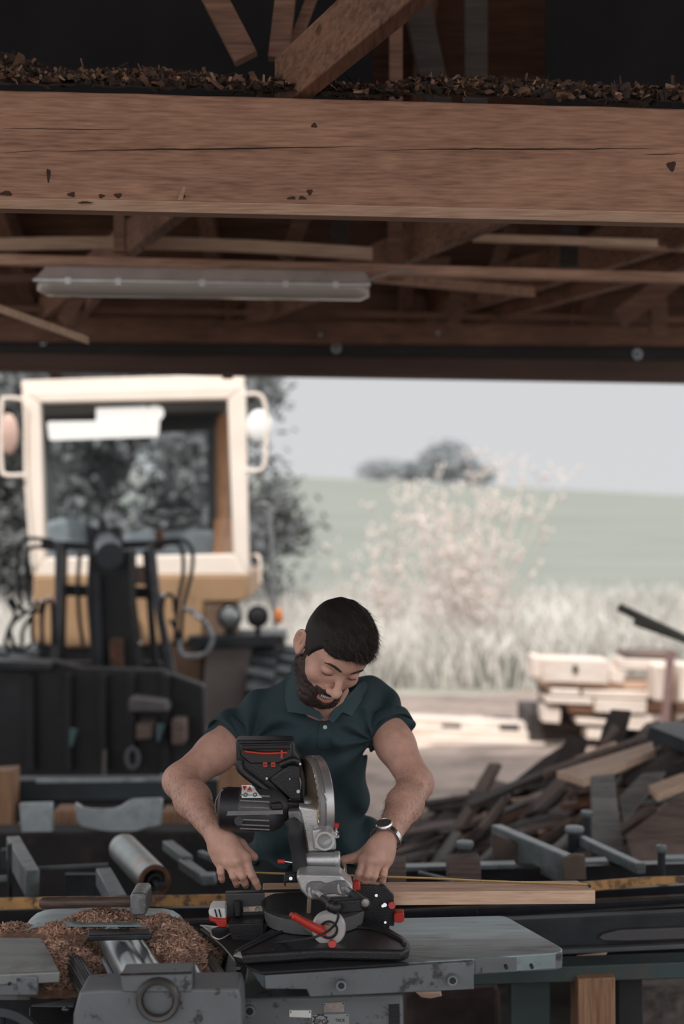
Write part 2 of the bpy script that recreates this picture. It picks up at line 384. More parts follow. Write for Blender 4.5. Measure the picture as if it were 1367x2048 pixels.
tree('tree', (-2.45, 22.5, 0), 2.9, .9, (6, 5, 4), 11, .13, 9000, .085, .18, M_BARK, M_LEAF, 'dark tree whose crown sticks out right of the loader cab', lean=(.12, 0))
tree('tree', (-6.8, 22.5, 0), 2.5, .95, (7, 5, 4), 21, .15, 11000, .09, .2, M_BARK, M_LEAF2, 'paler grey tree at the left edge behind the loader cab')
def bush(name, base, n, h, fan, m, label, seed, grp=None):
    r = random.Random(seed); b = MB(); B = Vector(base)
    for i in range(n):
        d = Vector((r.gauss(0, fan), r.gauss(0, fan), 1)).normalized(); L = h*r.uniform(.45, 1.05); pts = [B+Vector((r.gauss(0, .12), r.gauss(0, .12), 0))]
        for k in range(5): d = (d+Vector((r.gauss(0, .12), r.gauss(0, .12), .06))).normalized(); pts.append(pts[-1]+d*L/5)
        b.tube(pts, [.010, .009, .008, .007, .006, .004], 4, 1)
        for k in range(2, 6):
            for q in range(3):
                e_ = pts[k]+Vector((r.gauss(0, .1), r.gauss(0, .1), r.uniform(.03, .16)))*L*.5
                b.tube([pts[k], e_], [.006, .003], 4, 1)
                b.ball(e_, (.020, .02, .028), 6)
    return tag(b.build(name, m), label, 'bush', grp)
bush('bush', (1.38, 15.2, 0), 46, 2.3, .34, M_TWIG, 'pale pinkish twiggy bush rising out of the dry grass in front of the field', 5)
bush('bush', (.62, 16.4, 0), 14, 1.7, .4, M_TWIG, 'thin bush with few pale stems left of the big twiggy bush', 6)
bush('bush', (-1.6, 15.2, 0), 26, 1.1, .45, M_TWIG, 'low pale bush between the loader cab and the man\'s head', 8)
def crown(c, r, seed, dens):
    g = np.random.default_rng(seed); n = dens; d = g.normal(size=(n, 3)); d /= np.linalg.norm(d, axis=1)[:, None]
    return [tuple(np.array(c)+d[i]*np.array(r)*g.uniform(.25, 1)) for i in range(n)]
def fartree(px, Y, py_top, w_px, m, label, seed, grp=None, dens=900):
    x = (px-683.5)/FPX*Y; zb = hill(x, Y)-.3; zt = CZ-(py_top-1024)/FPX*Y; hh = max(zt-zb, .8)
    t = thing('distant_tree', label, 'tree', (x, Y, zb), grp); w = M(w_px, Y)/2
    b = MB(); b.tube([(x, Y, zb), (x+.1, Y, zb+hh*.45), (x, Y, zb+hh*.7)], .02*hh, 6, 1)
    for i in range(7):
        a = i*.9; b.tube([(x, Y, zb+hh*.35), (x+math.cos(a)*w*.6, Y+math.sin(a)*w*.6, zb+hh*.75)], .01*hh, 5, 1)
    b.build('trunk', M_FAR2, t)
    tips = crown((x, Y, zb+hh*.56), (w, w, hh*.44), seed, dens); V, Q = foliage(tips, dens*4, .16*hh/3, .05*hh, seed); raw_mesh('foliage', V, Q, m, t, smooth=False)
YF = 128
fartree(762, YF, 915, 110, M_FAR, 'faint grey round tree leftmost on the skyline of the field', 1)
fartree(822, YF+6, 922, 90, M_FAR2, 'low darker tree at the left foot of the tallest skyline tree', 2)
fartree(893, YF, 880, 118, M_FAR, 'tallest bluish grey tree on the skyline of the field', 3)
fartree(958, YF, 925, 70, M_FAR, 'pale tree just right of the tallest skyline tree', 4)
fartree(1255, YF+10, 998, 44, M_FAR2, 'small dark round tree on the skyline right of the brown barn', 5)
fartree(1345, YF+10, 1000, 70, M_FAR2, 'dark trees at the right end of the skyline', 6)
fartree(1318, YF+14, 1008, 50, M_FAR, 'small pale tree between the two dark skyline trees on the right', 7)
def barn(px, Y, w_px, h_px, py, m, label):
    x = (px-683.5)/FPX*Y; z = CZ-(py-1024)/FPX*Y; w, h = M(w_px, Y), M(h_px, Y)
    t = thing('barn', label, 'barn', (x, Y, z-h*1.6))
    b = MB(); b.box((x, Y, z-h*.9), (w, w*.5, h*1.4)); b.build('barn_wall', m, t, smooth=False)
    b = MB(); b.poly([(x-w*.52, Y-w*.28, z-h*.25), (x-w*.52, Y, z+h*.25), (x-w*.52, Y+w*.28, z-h*.25)], (w*1.04, 0, 0)); b.build('barn_roof', M_FAR2, t, smooth=False)
M_BARN = mat('brown_barn_boards', (.22, .15, .12), .9)
barn(1128, YF, 50, 14, 998, M_BARN, 'low brown barn on the skyline of the field')
barn(982, YF-4, 14, 24, 978, M_BARN, 'tiny orange brown hut at the foot of the skyline trees')

# ------------------------------------------------------------------ shed roof
SL = .47
def roofz(y): return 6.22-SL*y if y > 1 else 5.75+SL*(y-1)*1.0
def deck(name, y0, y1, xs, xe):
    """boards laid side by side along x on the slope"""
    n = int(abs(y1-y0)/.16); b = MB()
    for i in range(n):
        ya = y0+(y1-y0)*i/n; yb = y0+(y1-y0)*(i+1.12)/n
        za, zb = roofz(ya+1e-4 if y1 > y0 else ya), roofz(yb)
        k = .004*(i % 3)
        b.poly([(xs, ya, za+k), (xs, yb, zb+k), (xs, yb, zb+k+.025), (xs, ya, za+k+.025)], (xe-xs, 0, 0))
    return struct(b.build(name, W_DECK, smooth=False))
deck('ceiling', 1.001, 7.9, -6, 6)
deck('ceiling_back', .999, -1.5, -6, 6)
M_SHADE = mat('black_shade_sheet', (.010, .0095, .011), 1., 0, .3, 4)  # black sheets added to stand in for the dark under the roof
for nm, xa, xb in (('ceiling_shade_sheet', -1.6, .10), ('ceiling_shade_sheet', .66, 1.7)):
    b = MB(); b.box(((xa+xb)/2, 4.62, 3.22), (xb-xa, .02, .86)); struct(b.build(nm, M_SHADE, smooth=False))
# main beam: heavy sawn timber, hung close overhead
YB = 3.20; kb = .046
def skew(px, py, Y0, k):             # a point on a member whose distance grows along x
    u = (px-683.5)/FPX; Y = Y0/(1-k*u); return Vector((u*Y, Y, CZ-(py-1024)/FPX*Y))
b = MB()
A = [skew(-140, 176, YB, kb), skew(-140, 391, YB, kb)]; Bv = [skew(1500, 221, YB, kb), skew(1500, 427, YB, kb)]
n = 60; rows = []
TH = .10
for i in range(n+1):
    t = i/n; top = A[0].lerp(Bv[0], t); bot = A[1].lerp(Bv[1], t); w = .0018*noise.noise(Vector((t*14, 0, 0))); w2 = .0022*noise.noise(Vector((t*17, 5, 0)))
    rows.append([b.bm.verts.new(v) for v in (top+Vector((0, 0, w)), top.lerp(bot, .5), bot+Vector((0, 0, w2)), bot+Vector((0, .020, -.019+w2*.3)), bot+Vector((0, TH, -.015)), top+Vector((0, TH, w)))])
for i in range(n):
    for j in range(6): b.bm.faces.new((rows[i][j], rows[i][(j+1) % 6], rows[i+1][(j+1) % 6], rows[i+1][j]))
b.bm.faces.new(rows[0]); b.bm.faces.new(rows[-1][::-1])
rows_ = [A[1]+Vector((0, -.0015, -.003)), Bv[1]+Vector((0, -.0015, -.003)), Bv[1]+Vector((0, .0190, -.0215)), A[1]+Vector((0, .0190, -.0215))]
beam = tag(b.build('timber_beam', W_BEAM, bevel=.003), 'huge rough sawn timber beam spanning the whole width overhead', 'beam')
b = MB(); b.poly([rows_[0], rows_[1], rows_[2], rows_[3]], (0, .002, .002)); b.build('lit_sawn_edge', wood('lit_sawn_underside', (.50, .30, .20), (.78, .54, .40), 'X', 1.4, .75, .4, .2, .6, False), beam, smooth=False)  # lower edge chamfered and paler: bounce light put into shape and colour
def on_beam(px, py, off=.0): return skew(px, py, YB-off, kb)
def crack(pts, w, label=None):
    b = MB(); n = len(pts)
    for i in range(n-1):
        a, c = pts[i], pts[i+1]; wa, wb2 = w*math.sin(math.pi*(i+.15)/(n)), w*math.sin(math.pi*min(i+1.15, n)/n)
        q = [on_beam(a[0], a[1]-wa, .0008), on_beam(c[0], c[1]-wb2, .0008), on_beam(c[0], c[1]+wb2, .0008), on_beam(a[0], a[1]+wa, .0008)]
        vs = [b.bm.verts.new(v) for v in q]; b.bm.faces.new(vs)
    return b
M_CRACK = mat('dark_split', (.02, .012, .01), .95)
def crk(x0, y0, x1, y1, w, seed, n=40):
    r = random.Random(seed); pts = []; y = 0
    for i in range(n+1):
        y = y*.8+r.gauss(0, .45); pts.append((x0+(x1-x0)*i/n, y0+(y1-y0)*i/n+y))
    crack(pts, w).build('drying_crack', M_CRACK, beam, smooth=False)
crk(95, 303, 735, 292, 1.5, 1); crk(730, 300, 1320, 298, 1.4, 2); crk(0, 256, 260, 259, .8, 3, 16); crk(1280, 310, 1366, 306, .8, 4, 8); crk(0, 306, 110, 302, .5, 5, 8)
M_KNOT = mat('dark_knot', (.055, .028, .018), .9, 0, .4, 60)
for kx, ky, rx, ry in ((12, 387, 13, 5), (143, 389, 8, 5), (203, 392, 6, 4), (236, 391, 8, 5), (583, 397, 9, 4), (604, 397, 8, 5), (619, 384, 6, 6), (97, 350, 4, 14), (628, 251, 6, 5), (1342, 332, 9, 10), (365, 392, 5, 5), (170, 405, 14, 2.2)):
    b = MB(); vs = []
    for i in range(14):
        a = 2*math.pi*i/14; k = 1+.22*math.sin(3*a+kx); vs.append(b.bm.verts.new(on_beam(kx+rx*k*math.cos(a), min(ky+ry*k*math.sin(a), 399 if ky < 400 else 420), .0006)))
    b.bm.faces.new(vs); b.build('knot', M_KNOT, beam, smooth=False)
# splinter standing off the lower edge
b = MB(); b.slab([on_beam(355, 400, .002), on_beam(366, 374, .03), on_beam(371, 375, .03), on_beam(365, 400, .002)], .002); b.build('splinter', W_PALE, beam)

# debris heap of bark and wood chips on the beam
ztop = lambda x: 1.7+(834-.0258*(x/3.2*FPX))/FPX*YB
M_DEB = mat('dark_bark_debris', (.045, .03, .024), .95, 0, .5, 40, .8, 120)
M_CHIPD = mat('brown_bark_flakes', (.15, .082, .052), .85, 0, .5, 25)
M_CHIPL = mat('light_wood_flakes', (.34, .20, .13), .8, 0, .35, 25)
def debris_h(x, d):     # d 0 front .. 1 back
    return .012+.105*d**.8*(1+.5*noise.noise(Vector((x*5, d, 2)))+.5*max(0, -x-.2))
V, Fc = grid([-.95+.02*i for i in range(96)], [YB+.004+i*.04 for i in range(9)], lambda x, y: ztop(x)+debris_h(x, (y-YB)/.33)-.01+.01*noise.noise(Vector((x*40, y*40, 0))))
hp = thing('debris_heap', 'dark heap of bark and wood chips lying on the big overhead beam', 'debris', (0, YB+.1, 2.6)); hp['kind'] = 'stuff'
o = raw_mesh('debris_bed', V, Fc, M_DEB, hp); 
def flakes(name, n, pos, lng, wid, m, parent, seed):
    r = np.random.default_rng(seed); c = np.array([pos(r) for _ in range(n)])
    a = r.normal(size=(n, 3)); a[:, 2] *= .5; a /= np.linalg.norm(a, axis=1)[:, None]; q = r.normal(size=(n, 3)); bb = np.cross(a, q); bb /= np.linalg.norm(bb, axis=1)[:, None]
    L = lng*r.lognormal(0, .45, (n, 1)); W = wid*r.lognormal(0, .4, (n, 1)); nn = np.cross(a, bb)
    bend = nn*L*.25
    V = np.concatenate([c-a*L-bb*W, c-a*L+bb*W, c+bb*W+bend, c-bb*W+bend, c+a*L+bb*W*.6, c+a*L-bb*W*.6], 1).reshape(-1, 3)
    k = np.arange(n)[:, None]*6; Q = np.concatenate([k+[0, 1, 2, 3], k+[3, 2, 4, 5]], 0)
    o = raw_mesh(name, V, Q, m, parent, smooth=False); return o
def posd(r):
    x = r.uniform(-.93, .93); d = r.uniform(0, 1)**.8; return (x, YB+.004+.33*d, ztop(x)+debris_h(x, d)+r.uniform(-.004, .006))
def dens_ok(r): return posd(r)
flakes('bark_flakes', 3000, posd, .011, .0045, M_CHIPD, hp, 1)
flakes('dark_bark_flakes', 4500, posd, .010, .005, M_DEB, hp, 3)
flakes('wood_flakes', 900, posd, .012, .0035, M_CHIPL, hp, 2)

# brace post ends and joists; joists run away from the viewer to the left
JD = Vector((-.385, 1, 0))
ZJ = 2.66
def joist(name, px, py, Y0, L, w, h, m, label, back=0., grp=None, cat='joist'):
    p = P(px, py, Y0); a = p-JD*back+Vector((0, 0, h/2)); c = p+JD*L+Vector((0, 0, h/2))
    b = MB(); b.beam(a, c, w, h)
    return tag(b.build(name, m, bevel=.003), label, cat, grp)
joist('ceiling_joist', 614, 189, 3.21, .16, .042, .13, W_ROOFY, 'near ceiling joist resting on the big beam and rising to the top edge', back=2.6)
# joists beyond the beam, resting on the far header
for px, py, Y0, L, lb in ((1020, 443, 4.55, 2.75, 'long joist crossing behind the right half of the big beam'),
                          (1290, 560, 5.75, 1.55, 'far right joist slanting towards the header beam'),
                          (372, 426, 4.5, 2.8, 'joist crossing behind the left half of the big beam')):
    joist('ceiling_joist', px, py, Y0, L, .05, .12 if px < 1200 else .17, W_ROOFY, lb, back=.5)
joist('ceiling_joist', 1440, 470, 5.0, 2.3, .05, .16, W_ROOFY, 'joist at the right edge above the far right joist', back=.4)
# truss members above the debris
def member(name, a, c, w, h, m, label, cat='roof timber', grp=None, up=(0, 1, 0), ends=None):
    b = MB(); b.beam(a, c, w, h, up); return tag(b.build(name, m, bevel=.002), label, cat, grp)
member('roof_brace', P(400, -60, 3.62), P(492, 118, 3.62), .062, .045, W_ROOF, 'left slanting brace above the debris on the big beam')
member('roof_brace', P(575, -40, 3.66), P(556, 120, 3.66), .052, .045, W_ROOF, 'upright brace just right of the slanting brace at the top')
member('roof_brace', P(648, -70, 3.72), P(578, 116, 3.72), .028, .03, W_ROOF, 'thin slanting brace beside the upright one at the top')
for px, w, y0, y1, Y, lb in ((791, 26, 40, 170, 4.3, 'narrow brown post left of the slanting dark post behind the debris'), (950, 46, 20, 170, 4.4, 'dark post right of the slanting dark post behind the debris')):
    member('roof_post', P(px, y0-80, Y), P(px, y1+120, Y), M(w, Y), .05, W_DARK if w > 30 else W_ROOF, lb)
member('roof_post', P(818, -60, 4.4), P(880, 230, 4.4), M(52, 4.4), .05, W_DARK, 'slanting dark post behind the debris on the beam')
# rafters under the deck (follow the slope)
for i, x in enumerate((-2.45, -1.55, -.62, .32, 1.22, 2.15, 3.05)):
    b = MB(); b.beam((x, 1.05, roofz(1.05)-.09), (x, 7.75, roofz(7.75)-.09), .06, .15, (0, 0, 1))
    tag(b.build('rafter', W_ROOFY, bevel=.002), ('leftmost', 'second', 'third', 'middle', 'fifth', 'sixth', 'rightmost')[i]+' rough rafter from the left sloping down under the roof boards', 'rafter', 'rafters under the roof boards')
# purlins and battens along x
def batten(pxa, pya, Ya, pxb, pyb, Yb, wpx, th, m, label, cat='batten', bow=0., seg=10):
    a, c = P(pxa, pya, Ya), P(pxb, pyb, Yb); h = M(wpx, (Ya+Yb)/2); b = MB(); R = []
    for i in range(seg+1):
        t = i/seg; p = a.lerp(c, t)+Vector((0, 0, bow*math.sin(math.pi*t)))
        R.append([b.bm.verts.new(p+Vector(v)) for v in ((0, 0, h/2), (0, 0, -h/2), (0, th, -h/2), (0, th, h/2))])
    for i in range(seg):
        for j in range(4): b.bm.faces.new((R[i][j], R[i][(j+1) % 4], R[i+1][(j+1) % 4], R[i+1][j]))
    b.bm.faces.new(R[0]); b.bm.faces.new(R[-1][::-1])
    return tag(b.build('batten', m, bevel=.002), label, cat)
W_BAT = wood('batten_wood', (.26, .135, .088), (.54, .33, .235), 'X', 1., .75)
W_BATL = wood('light_batten_wood', (.42, .27, .185), (.70, .50, .37), 'X', 1., .75)
batten(-60, 516, 4.9, 1430, 556, 5.0, 20, .05, W_BAT, 'long brown batten that carries the tube light fitting')
batten(-60, 489, 5.25, 745, 507, 5.25, 25, .02, W_BATL, 'pale warped board just above the long brown batten', bow=.022)
batten(945, 474, 5.1, 1315, 486, 5.1, 15, .03, W_BATL, 'pale batten at upper right behind the big beam')
batten(1180, 488, 5.2, 1430, 500, 5.3, 10, .03, W_BAT, 'thin batten at the right edge behind the big beam')
batten(745, 553, 5.6, 1070, 583, 5.9, 20, .03, W_BAT, 'short batten right of the tube light fitting, sinking to the right')
batten(-70, 592, 4.6, 175, 680, 5.0, 16, .03, W_BATL, 'short pale batten end hanging down at the left edge')
batten(-60, 616, 6.9, 1450, 640, 6.9, 12, .03, W_ROOF, 'thin purlin between the light fitting and the header beam')
batten(-60, 560, 6.2, 900, 520, 6.2, 14, .04, W_ROOF, 'dim purlin running behind the tube light fitting')
for px, py0, py1, w, Y, m_, lb in ((790, 436, 560, 30, 5.2, W_ROOF, 'brown truss post behind the middle of the big beam'), (1137, 440, 535, 34, 5.6, W_DARK, 'dark truss post behind the right half of the big beam'), (1284, 445, 500, 44, 5.6, W_DARK, 'wide dark truss post near the right edge'),
                         (678, 430, 490, 34, 5.4, W_DARK, 'dark truss post in the middle just under the big beam'), (240, 420, 505, 22, 4.7, W_ROOF, 'brown truss post beside the joist behind the left half of the beam'), (512, 590, 640, 34, 6.6, W_ROOF, 'short brown post standing on the header below the light fitting'), (910, 590, 655, 22, 6.7, W_ROOF, 'short post on the header in the middle right'), (1315, 580, 670, 34, 6.7, W_ROOF, 'short post on the header near the right edge')):
    b = MB(); p = P(px, py0-16, Y); q = P(px, py1, Y); b.beam(p, q, M(w, Y), .045, (0, 1, 0)); tag(b.build('truss_post', m_, bevel=.002), lb, 'post')
for a, c, w, lb in (((607, 430, 5.6), (570, 520, 5.6), 30, 'slanting strut left of the dark middle truss post'), ((1020, 455, 6.0), (965, 600, 6.2), 26, 'slanting strut under the right part of the beam'), ((1235, 640, 6.6), (1367, 540, 6.6), 40, 'wide slanting strut at the right edge'),
                    ((190, 590, 6.2), (150, 640, 6.6), 22, 'slanting strut below the left end of the light fitting'), ((130, 640, 6.4), (260, 460, 6.0), 26, 'slanting strut behind the left end of the light fitting'), ((930, 610, 6.5), (895, 655, 6.6), 14, 'small slanting strut standing on the header')):
    member('roof_strut', P(*a), P(*c), M(w, a[2]), .05, W_ROOF, lb)
# far header: timber plate on a dark steel girder with bolts
kh = .05; YH = 7.1
def hdr(py0l, py1l, py0r, py1r, d0, th, m, name, parent):
    b = MB(); a0, a1 = skew(-160, py0l, YH+d0, kh), skew(-160, py1l, YH+d0, kh); c0, c1 = skew(1530, py0r, YH+d0, kh), skew(1530, py1r, YH+d0, kh)
    b.poly([a0, a1, c1, c0], (0, th, 0)); return b.build(name, m, parent, bevel=.006)
hd = thing('header_beam', 'long header of brown timber and dark girder closing the shed opening above the field', 'beam', (0, YH, 2.4))
hdr(628, 682, 656, 694, 0, .16, W_ROOF, 'top_plate', hd)
M_HDR = mat('dark_girder_paint', (.03, .027, .028), .75, .1, .2, 6)
hdr(676, 712, 688, 728, .05, .10, M_HDR, 'girder_web', hd)
hdr(704, 737, 722, 766, 0, .15, mat('brown_girder_flange', (.085, .05, .04), .8, 0, .3, 5, stretch=(.2, 2, 2)), 'girder_flange', hd)
for px, py, r in ((87, 683, 8), (672, 697, 10), (1273, 709, 10)):
    p = skew(px, py, YH+.05, kh); b = MB(); R_ = M(r, YH); b.cyl(p+Vector((0, -.012, 0)), p, R_, seg=20); bo = b.build('washer', M_STEEL, hd)
    b = MB(); b.cyl(p+Vector((0, -.03, 0)), p+Vector((0, -.012, 0)), R_*.5, seg=6); b.build('bolt_head', M_DKSTEEL, bo)
for px, py in ((640, 670), (875, 666)):
    p = skew(px, py, YH, kh); b = MB(); b.cyl(p+Vector((0, -.008, 0)), p, M(4, YH), seg=12); b.build('nail_head', M_STEEL, hd)

# tube light fitting
Yl = 4.86
lt = thing('tube_light', 'long closed fluorescent tube fitting hanging under the brown batten, switched off', 'lamp', tuple(P(400, 560, Yl)))
b = MB(); b.px([(72, 553), (92, 531), (728, 541), (742, 560), (736, 567), (66, 558)], Yl, .10); b.build('lamp_body', M_LAMPB, lt, bevel=.006)
b = MB(); a, c = P(70, 572, Yl-.0), P(738, 582, Yl-.0); R = []
h = M(17, Yl)
for i in range(41):
    t = i/40; e_ = min(1, .35+min(t, 1-t)*26); p = a.lerp(c, t); 
    R.append([b.bm.verts.new(p+Vector((0, y*e_+.05-.05*e_, z))) for y, z in ((-.004, h*.62), (-.012, h*.2), (.0, -h*.35), (.03, -h*.8*e_), (.08, -h*.8*e_), (.11, -h*.35), (.112, h*.62))])
for i in range(40):
    for j in range(6): b.bm.faces.new((R[i][j], R[i][j+1], R[i+1][j+1], R[i+1][j]))
b.bm.faces.new(R[0]); b.bm.faces.new(R[-1][::-1]); dif = b.build('diffuser', M_DIFF, lt, angle=60)
for t in (.1, .25, .5, .75, .9):
    b = MB(); p = a.lerp(c, t)+Vector((0, -.006, h*.62)); b.box(p, (.02, .01, .022)); b.build('clip', M_ALU, lt)
b = MB(); b.beam(a+Vector((-.004, -.008, h*.66)), c+Vector((.004, -.008, h*.66)), .012, .007); b.build('rim', M_ALU, lt)
b = MB(); b.tube([P(735, 560, Yl), P(760, 552, Yl), P(790, 541, Yl+.05), P(840, 545, Yl+.06)], .005, 8); tag(b.build('cable', M_LAMPB), 'short pale cable leaving the right end of the tube light fitting', 'cable')
# ------------------------------------------------------------------ yellow wheel loader outside the shed
YL = 9.3
ld = thing('wheel_loader', 'old yellow wheel loader with a cream cab and dark front arms parked outside the shed', 'loader', (-1.35, YL+.8, 0))
# cab: front frame, rear frame, roof; the rear sits to the left (the cab is turned a little)
YR = YL+1.3
FO = [(43, 782), (489, 769), (498, 1150), (64, 1152)]; FI = [(80, 806), (455, 799), (466, 1108), (91, 1116)]
b = MB()
for i in range(4):
    j = (i+1) % 4; b.poly([P(*FO[i], YL), P(*FO[j], YL), P(*FI[j], YL), P(*FI[i], YL)], (0, .10, 0))
b.build('cab_front_frame', M_CREAM, ld, bevel=.012)
RO = [P(62, 838, YR), P(452, 826, YR), P(455, 1090, YR), P(84, 1092, YR)]
M_CABIN = mat('dark_cab_lining', (.06, .065, .07), .7, 0, .2, 5)
RI = [P(98, 872, YR), P(414, 862, YR), P(416, 1068, YR), P(112, 1072, YR)]
b = MB()
for i in range(4):
    j = (i+1) % 4; b.poly([RO[i], RO[j], RI[j], RI[i]], (0, .06, 0))
b.build('cab_rear_frame', M_CABIN, ld)
fo = [P(*p, YL+.05) for p in FO]
b = MB(); b.poly([fo[0], fo[1], RO[1]+Vector((0, .1, 0)), RO[0]+Vector((0, .1, 0))], (0, 0, .07)); b.build('cab_roof', M_CREAM, ld, bevel=.01)
b = MB(); b.poly([P(82, 810, YL+.1), P(455, 804, YL+.1), RO[1], RO[0]], (0, 0, .02)); b.build('roof_lining', M_CABIN, ld)
M_WARM = mat('brown_side_pillar', (.40, .20, .10), .6, 0, .2, 5)
b = MB()
for yy, w, m_ in ((YL+.45, .07, 0), (YL+.85, .05, 0)):
    t = (yy-YL)/1.3; x0 = P(466, 0, YL).x*(1-t)+P(438, 0, YR).x*t
    b.box((x0-.02, yy, 1.95), (.05, w, .85))
b.box(((P(462, 0, YL).x+P(440, 0, YR).x)/2, YL+.65, 1.50), (.05, 1.2, .30))
b.build('side_window_frame', M_WARM, ld)
b = MB(); b.slab([P(430, 850, YL+.9), P(452, 850, YL+.85), P(456, 1085, YL+.85), P(432, 1085, YL+.9)], .02); b.build('side_trim', M_WARM, ld)
b = MB(); b.px([(80, 806), (455, 799), (466, 1108), (91, 1116)], YL+.045, .006); b.build('windscreen', M_GLASSD, ld, smooth=False)
M_STK = mat('white_sticker', (.92, .92, .90), .5, 0, .02, 4)
b = MB(); b.px([(94, 848), (97, 843), (316, 840), (319, 843), (317, 869), (314, 873), (104, 881), (98, 878)], YL+.035, .003); b.build('sun_strip_sticker', M_STK, ld)
b = MB(); b.px([(192, 815), (282, 812), (288, 810)]+[(309+19*math.cos(a), 826+17*math.sin(a)) for a in [-2.4+k*.42 for k in range(12)]]+[(192, 843)], YL+.040, .002); b.build('round_ended_sticker', M_STK, ld)
b = MB(); c = P(342, 1034, YL+.45); R_ = Matrix.Rotation(math.radians(22), 3, 'X')
ring = [c+R_@Vector((.205*math.cos(t*math.pi/12), .205*math.sin(t*math.pi/12), 0)) for t in range(24)]
b.tube(ring, .016, 8, 1, True)
for a in (0.4, 2.7, 4.7): b.tube([c, c+R_@Vector((.2*math.cos(a), .2*math.sin(a), 0))], .012, 6, 1)
b.tube([c, c+Vector((.02, -.05, -.25))], .025, 8, 1)
b.build('steering_wheel', M_BLACK, ld)
b = MB(); b.px([(232, 1072), (300, 1060), (425, 1062), (440, 1085), (445, 1125), (228, 1125)], YL+.30, .25); b.build('dashboard', mat('grey_dashboard', (.30, .33, .35), .6), ld, bevel=.02)
b = MB(); b.px([(86, 1046), (120, 1036), (162, 1040), (172, 1062), (176, 1130), (86, 1130)], YL+.8, .2); b.build('seat', mat('grey_seat_cover', (.22, .25, .27), .8), ld, bevel=.04)
for nm, pts in (('mirror_arm', [(46, 799), (14, 796), (4, 806), (2, 870), (3, 935), (12, 950), (48, 950)]), ('mirror_arm', [(488, 790), (510, 788), (525, 796), (532, 830), (531, 900), (528, 930), (516, 941), (489, 941)])):
    b = MB(); b.tube([P(x, y, YL-.08) for x, y in pts], M(4.2, YL), 8, 5); b.build(nm, M_CREAM, ld)
for cx_, cy_, rx, ry, m_ in ((17, 868, 20, 41, mat('pinkish_mirror_back', (.62, .42, .35), .4)), (518, 853, 26, 34, M_STK)):
    b = MB(); b.ball(P(cx_, cy_, YL-.06), (M(rx, YL), .04, M(ry, YL)), 20); b.build('mirror', m_, ld)
b = MB(); b.tube([P(52, 812, YL-.03), P(52, 950, YL-.03), P(66, 1130, YL-.03)], M(4, YL), 8, 4); b.build('side_tube', M_CREAM, ld)
b = MB(); b.tube([P(500, 1010, YL+.2), P(525, 1008, YL), P(538, 1018, YL), P(543, 1080, YL), P(547, 1190, YL), P(549, 1255, YL)], M(4.5, YL), 8, 5); b.build('hand_rail', mat('grey_hand_rail', (.20, .21, .22), .5, .3), ld)
b = MB(); b.tube([P(500, 1112, YL+.2), P(518, 1115, YL+.1), P(520, 1165, YL+.1)], M(3, YL), 8, 5); b.build('grab_handle', M_CREAM, ld)
# body
b = MB(); b.px([(66, 1152), (497, 1150), (495, 1200), (470, 1204), (408, 1204), (405, 1284), (330, 1290), (120, 1296), (66, 1285)], YL-.02, 1.6); b.build('body', M_OCHRE, ld, bevel=.015)
b = MB(); b.px([(408, 1200), (472, 1198), (474, 1272), (408, 1276)], YL+.0, .3); b.build('headlight_box', mat('brown_headlight_box', (.16, .10, .065), .6), ld, bevel=.01)
for cx_, r, m_, nm in ((459, 25, M_LAMP, 'headlight'), (515, 22, M_RUBBER, 'work_light')):
    p = P(cx_, 1233, YL-.14); b = MB(); R_ = M(r, YL); b.lathe(p, (0, -1, 0), [(.001, -.10), (R_*.7, -.09), (R_, -.02), (R_, .02), (R_*.9, .02), (R_*.88, .0)], 24); h = b.build(nm, M_RUBBER, ld)
    b = MB(); b.ball(p+Vector((0, -.002, 0)), (R_*.86, .015, R_*.86), 20); b.build('lens', m_, h)
    b = MB(); b.tube([p+Vector((0, .02, -R_)), P(cx_, 1282, YL-.1)], .02, 8, 1); b.build('light_stalk', M_RUBBER, ld)
b = MB(); b.ball(P(557, 1232, YL-.1), (.03, .02, .055), 12); b.build('reflector', mat('orange_reflector', (.6, .2, .05), .4), ld)
b = MB(); b.px([(375, 1274), (566, 1270), (569, 1292), (375, 1298)], YL-.2, .5); b.build('platform', M_DKSTEEL, ld, bevel=.006)
b = MB(); b.px([(412, 1294), (502, 1292), (486, 1450), (470, 1500), (425, 1500), (405, 1400)], YL-.15, .5); b.build('fender', M_FENDER, ld, bevel=.02)
b = MB(); b.px([(330, 1288), (408, 1290), (404, 1470), (330, 1480)], YL+.0, .5); b.build('chassis', mat('brown_chassis', (.20, .12, .075), .8, 0, .4, 3), ld, bevel=.02)
b = MB(); b.px([(70, 1280), (400, 1284), (405, 1480), (70, 1480)], YL+.02, .9); b.build('axle_housing', M_RUBBER, ld, bevel=.02)
def tyre(cx, cyy, Y, R_, w):
    prof = [(R_*.55, -w/2), (R_*.93, -w/2), (R_, -w/2+.04), (R_, w/2-.04), (R_*.93, w/2), (R_*.55, w/2)]
    b = MB(); c = P(cx, cyy, Y); b.lathe(c, (1, 0, 0), prof, 40); wh = b.build('wheel', M_TYRE, ld)
    for i in range(26):
        a = 2*math.pi*i/26
        for s_ in (-1, 1):
            k = MB(); d = Vector((0, math.cos(a+s_*.06), math.sin(a+s_*.06))); k.beam(c+d*R_*1.0+Vector((s_*.01, 0, 0)), c+Vector((s_*w*.5, 0, 0))+Vector((0, math.cos(a+s_*.16), math.sin(a+s_*.16)))*R_*.99, .05, .05, tuple(d))
            k.build('tread_lug', mat_lug, wh)
    b = MB(); b.cyl(c+Vector((-w/2+.05, 0, 0)), c+Vector((w/2-.05, 0, 0)), R_*.56, seg=24); b.build('rim', M_OCHRE, wh)
mat_lug = mat('dusty_tread_rubber', (.10, .11, .115), .8, 0, .3, 10)
tyre(556, 1449, YL+.1, .50, .36); tyre(30, 1449, YL+.1, .50, .36)
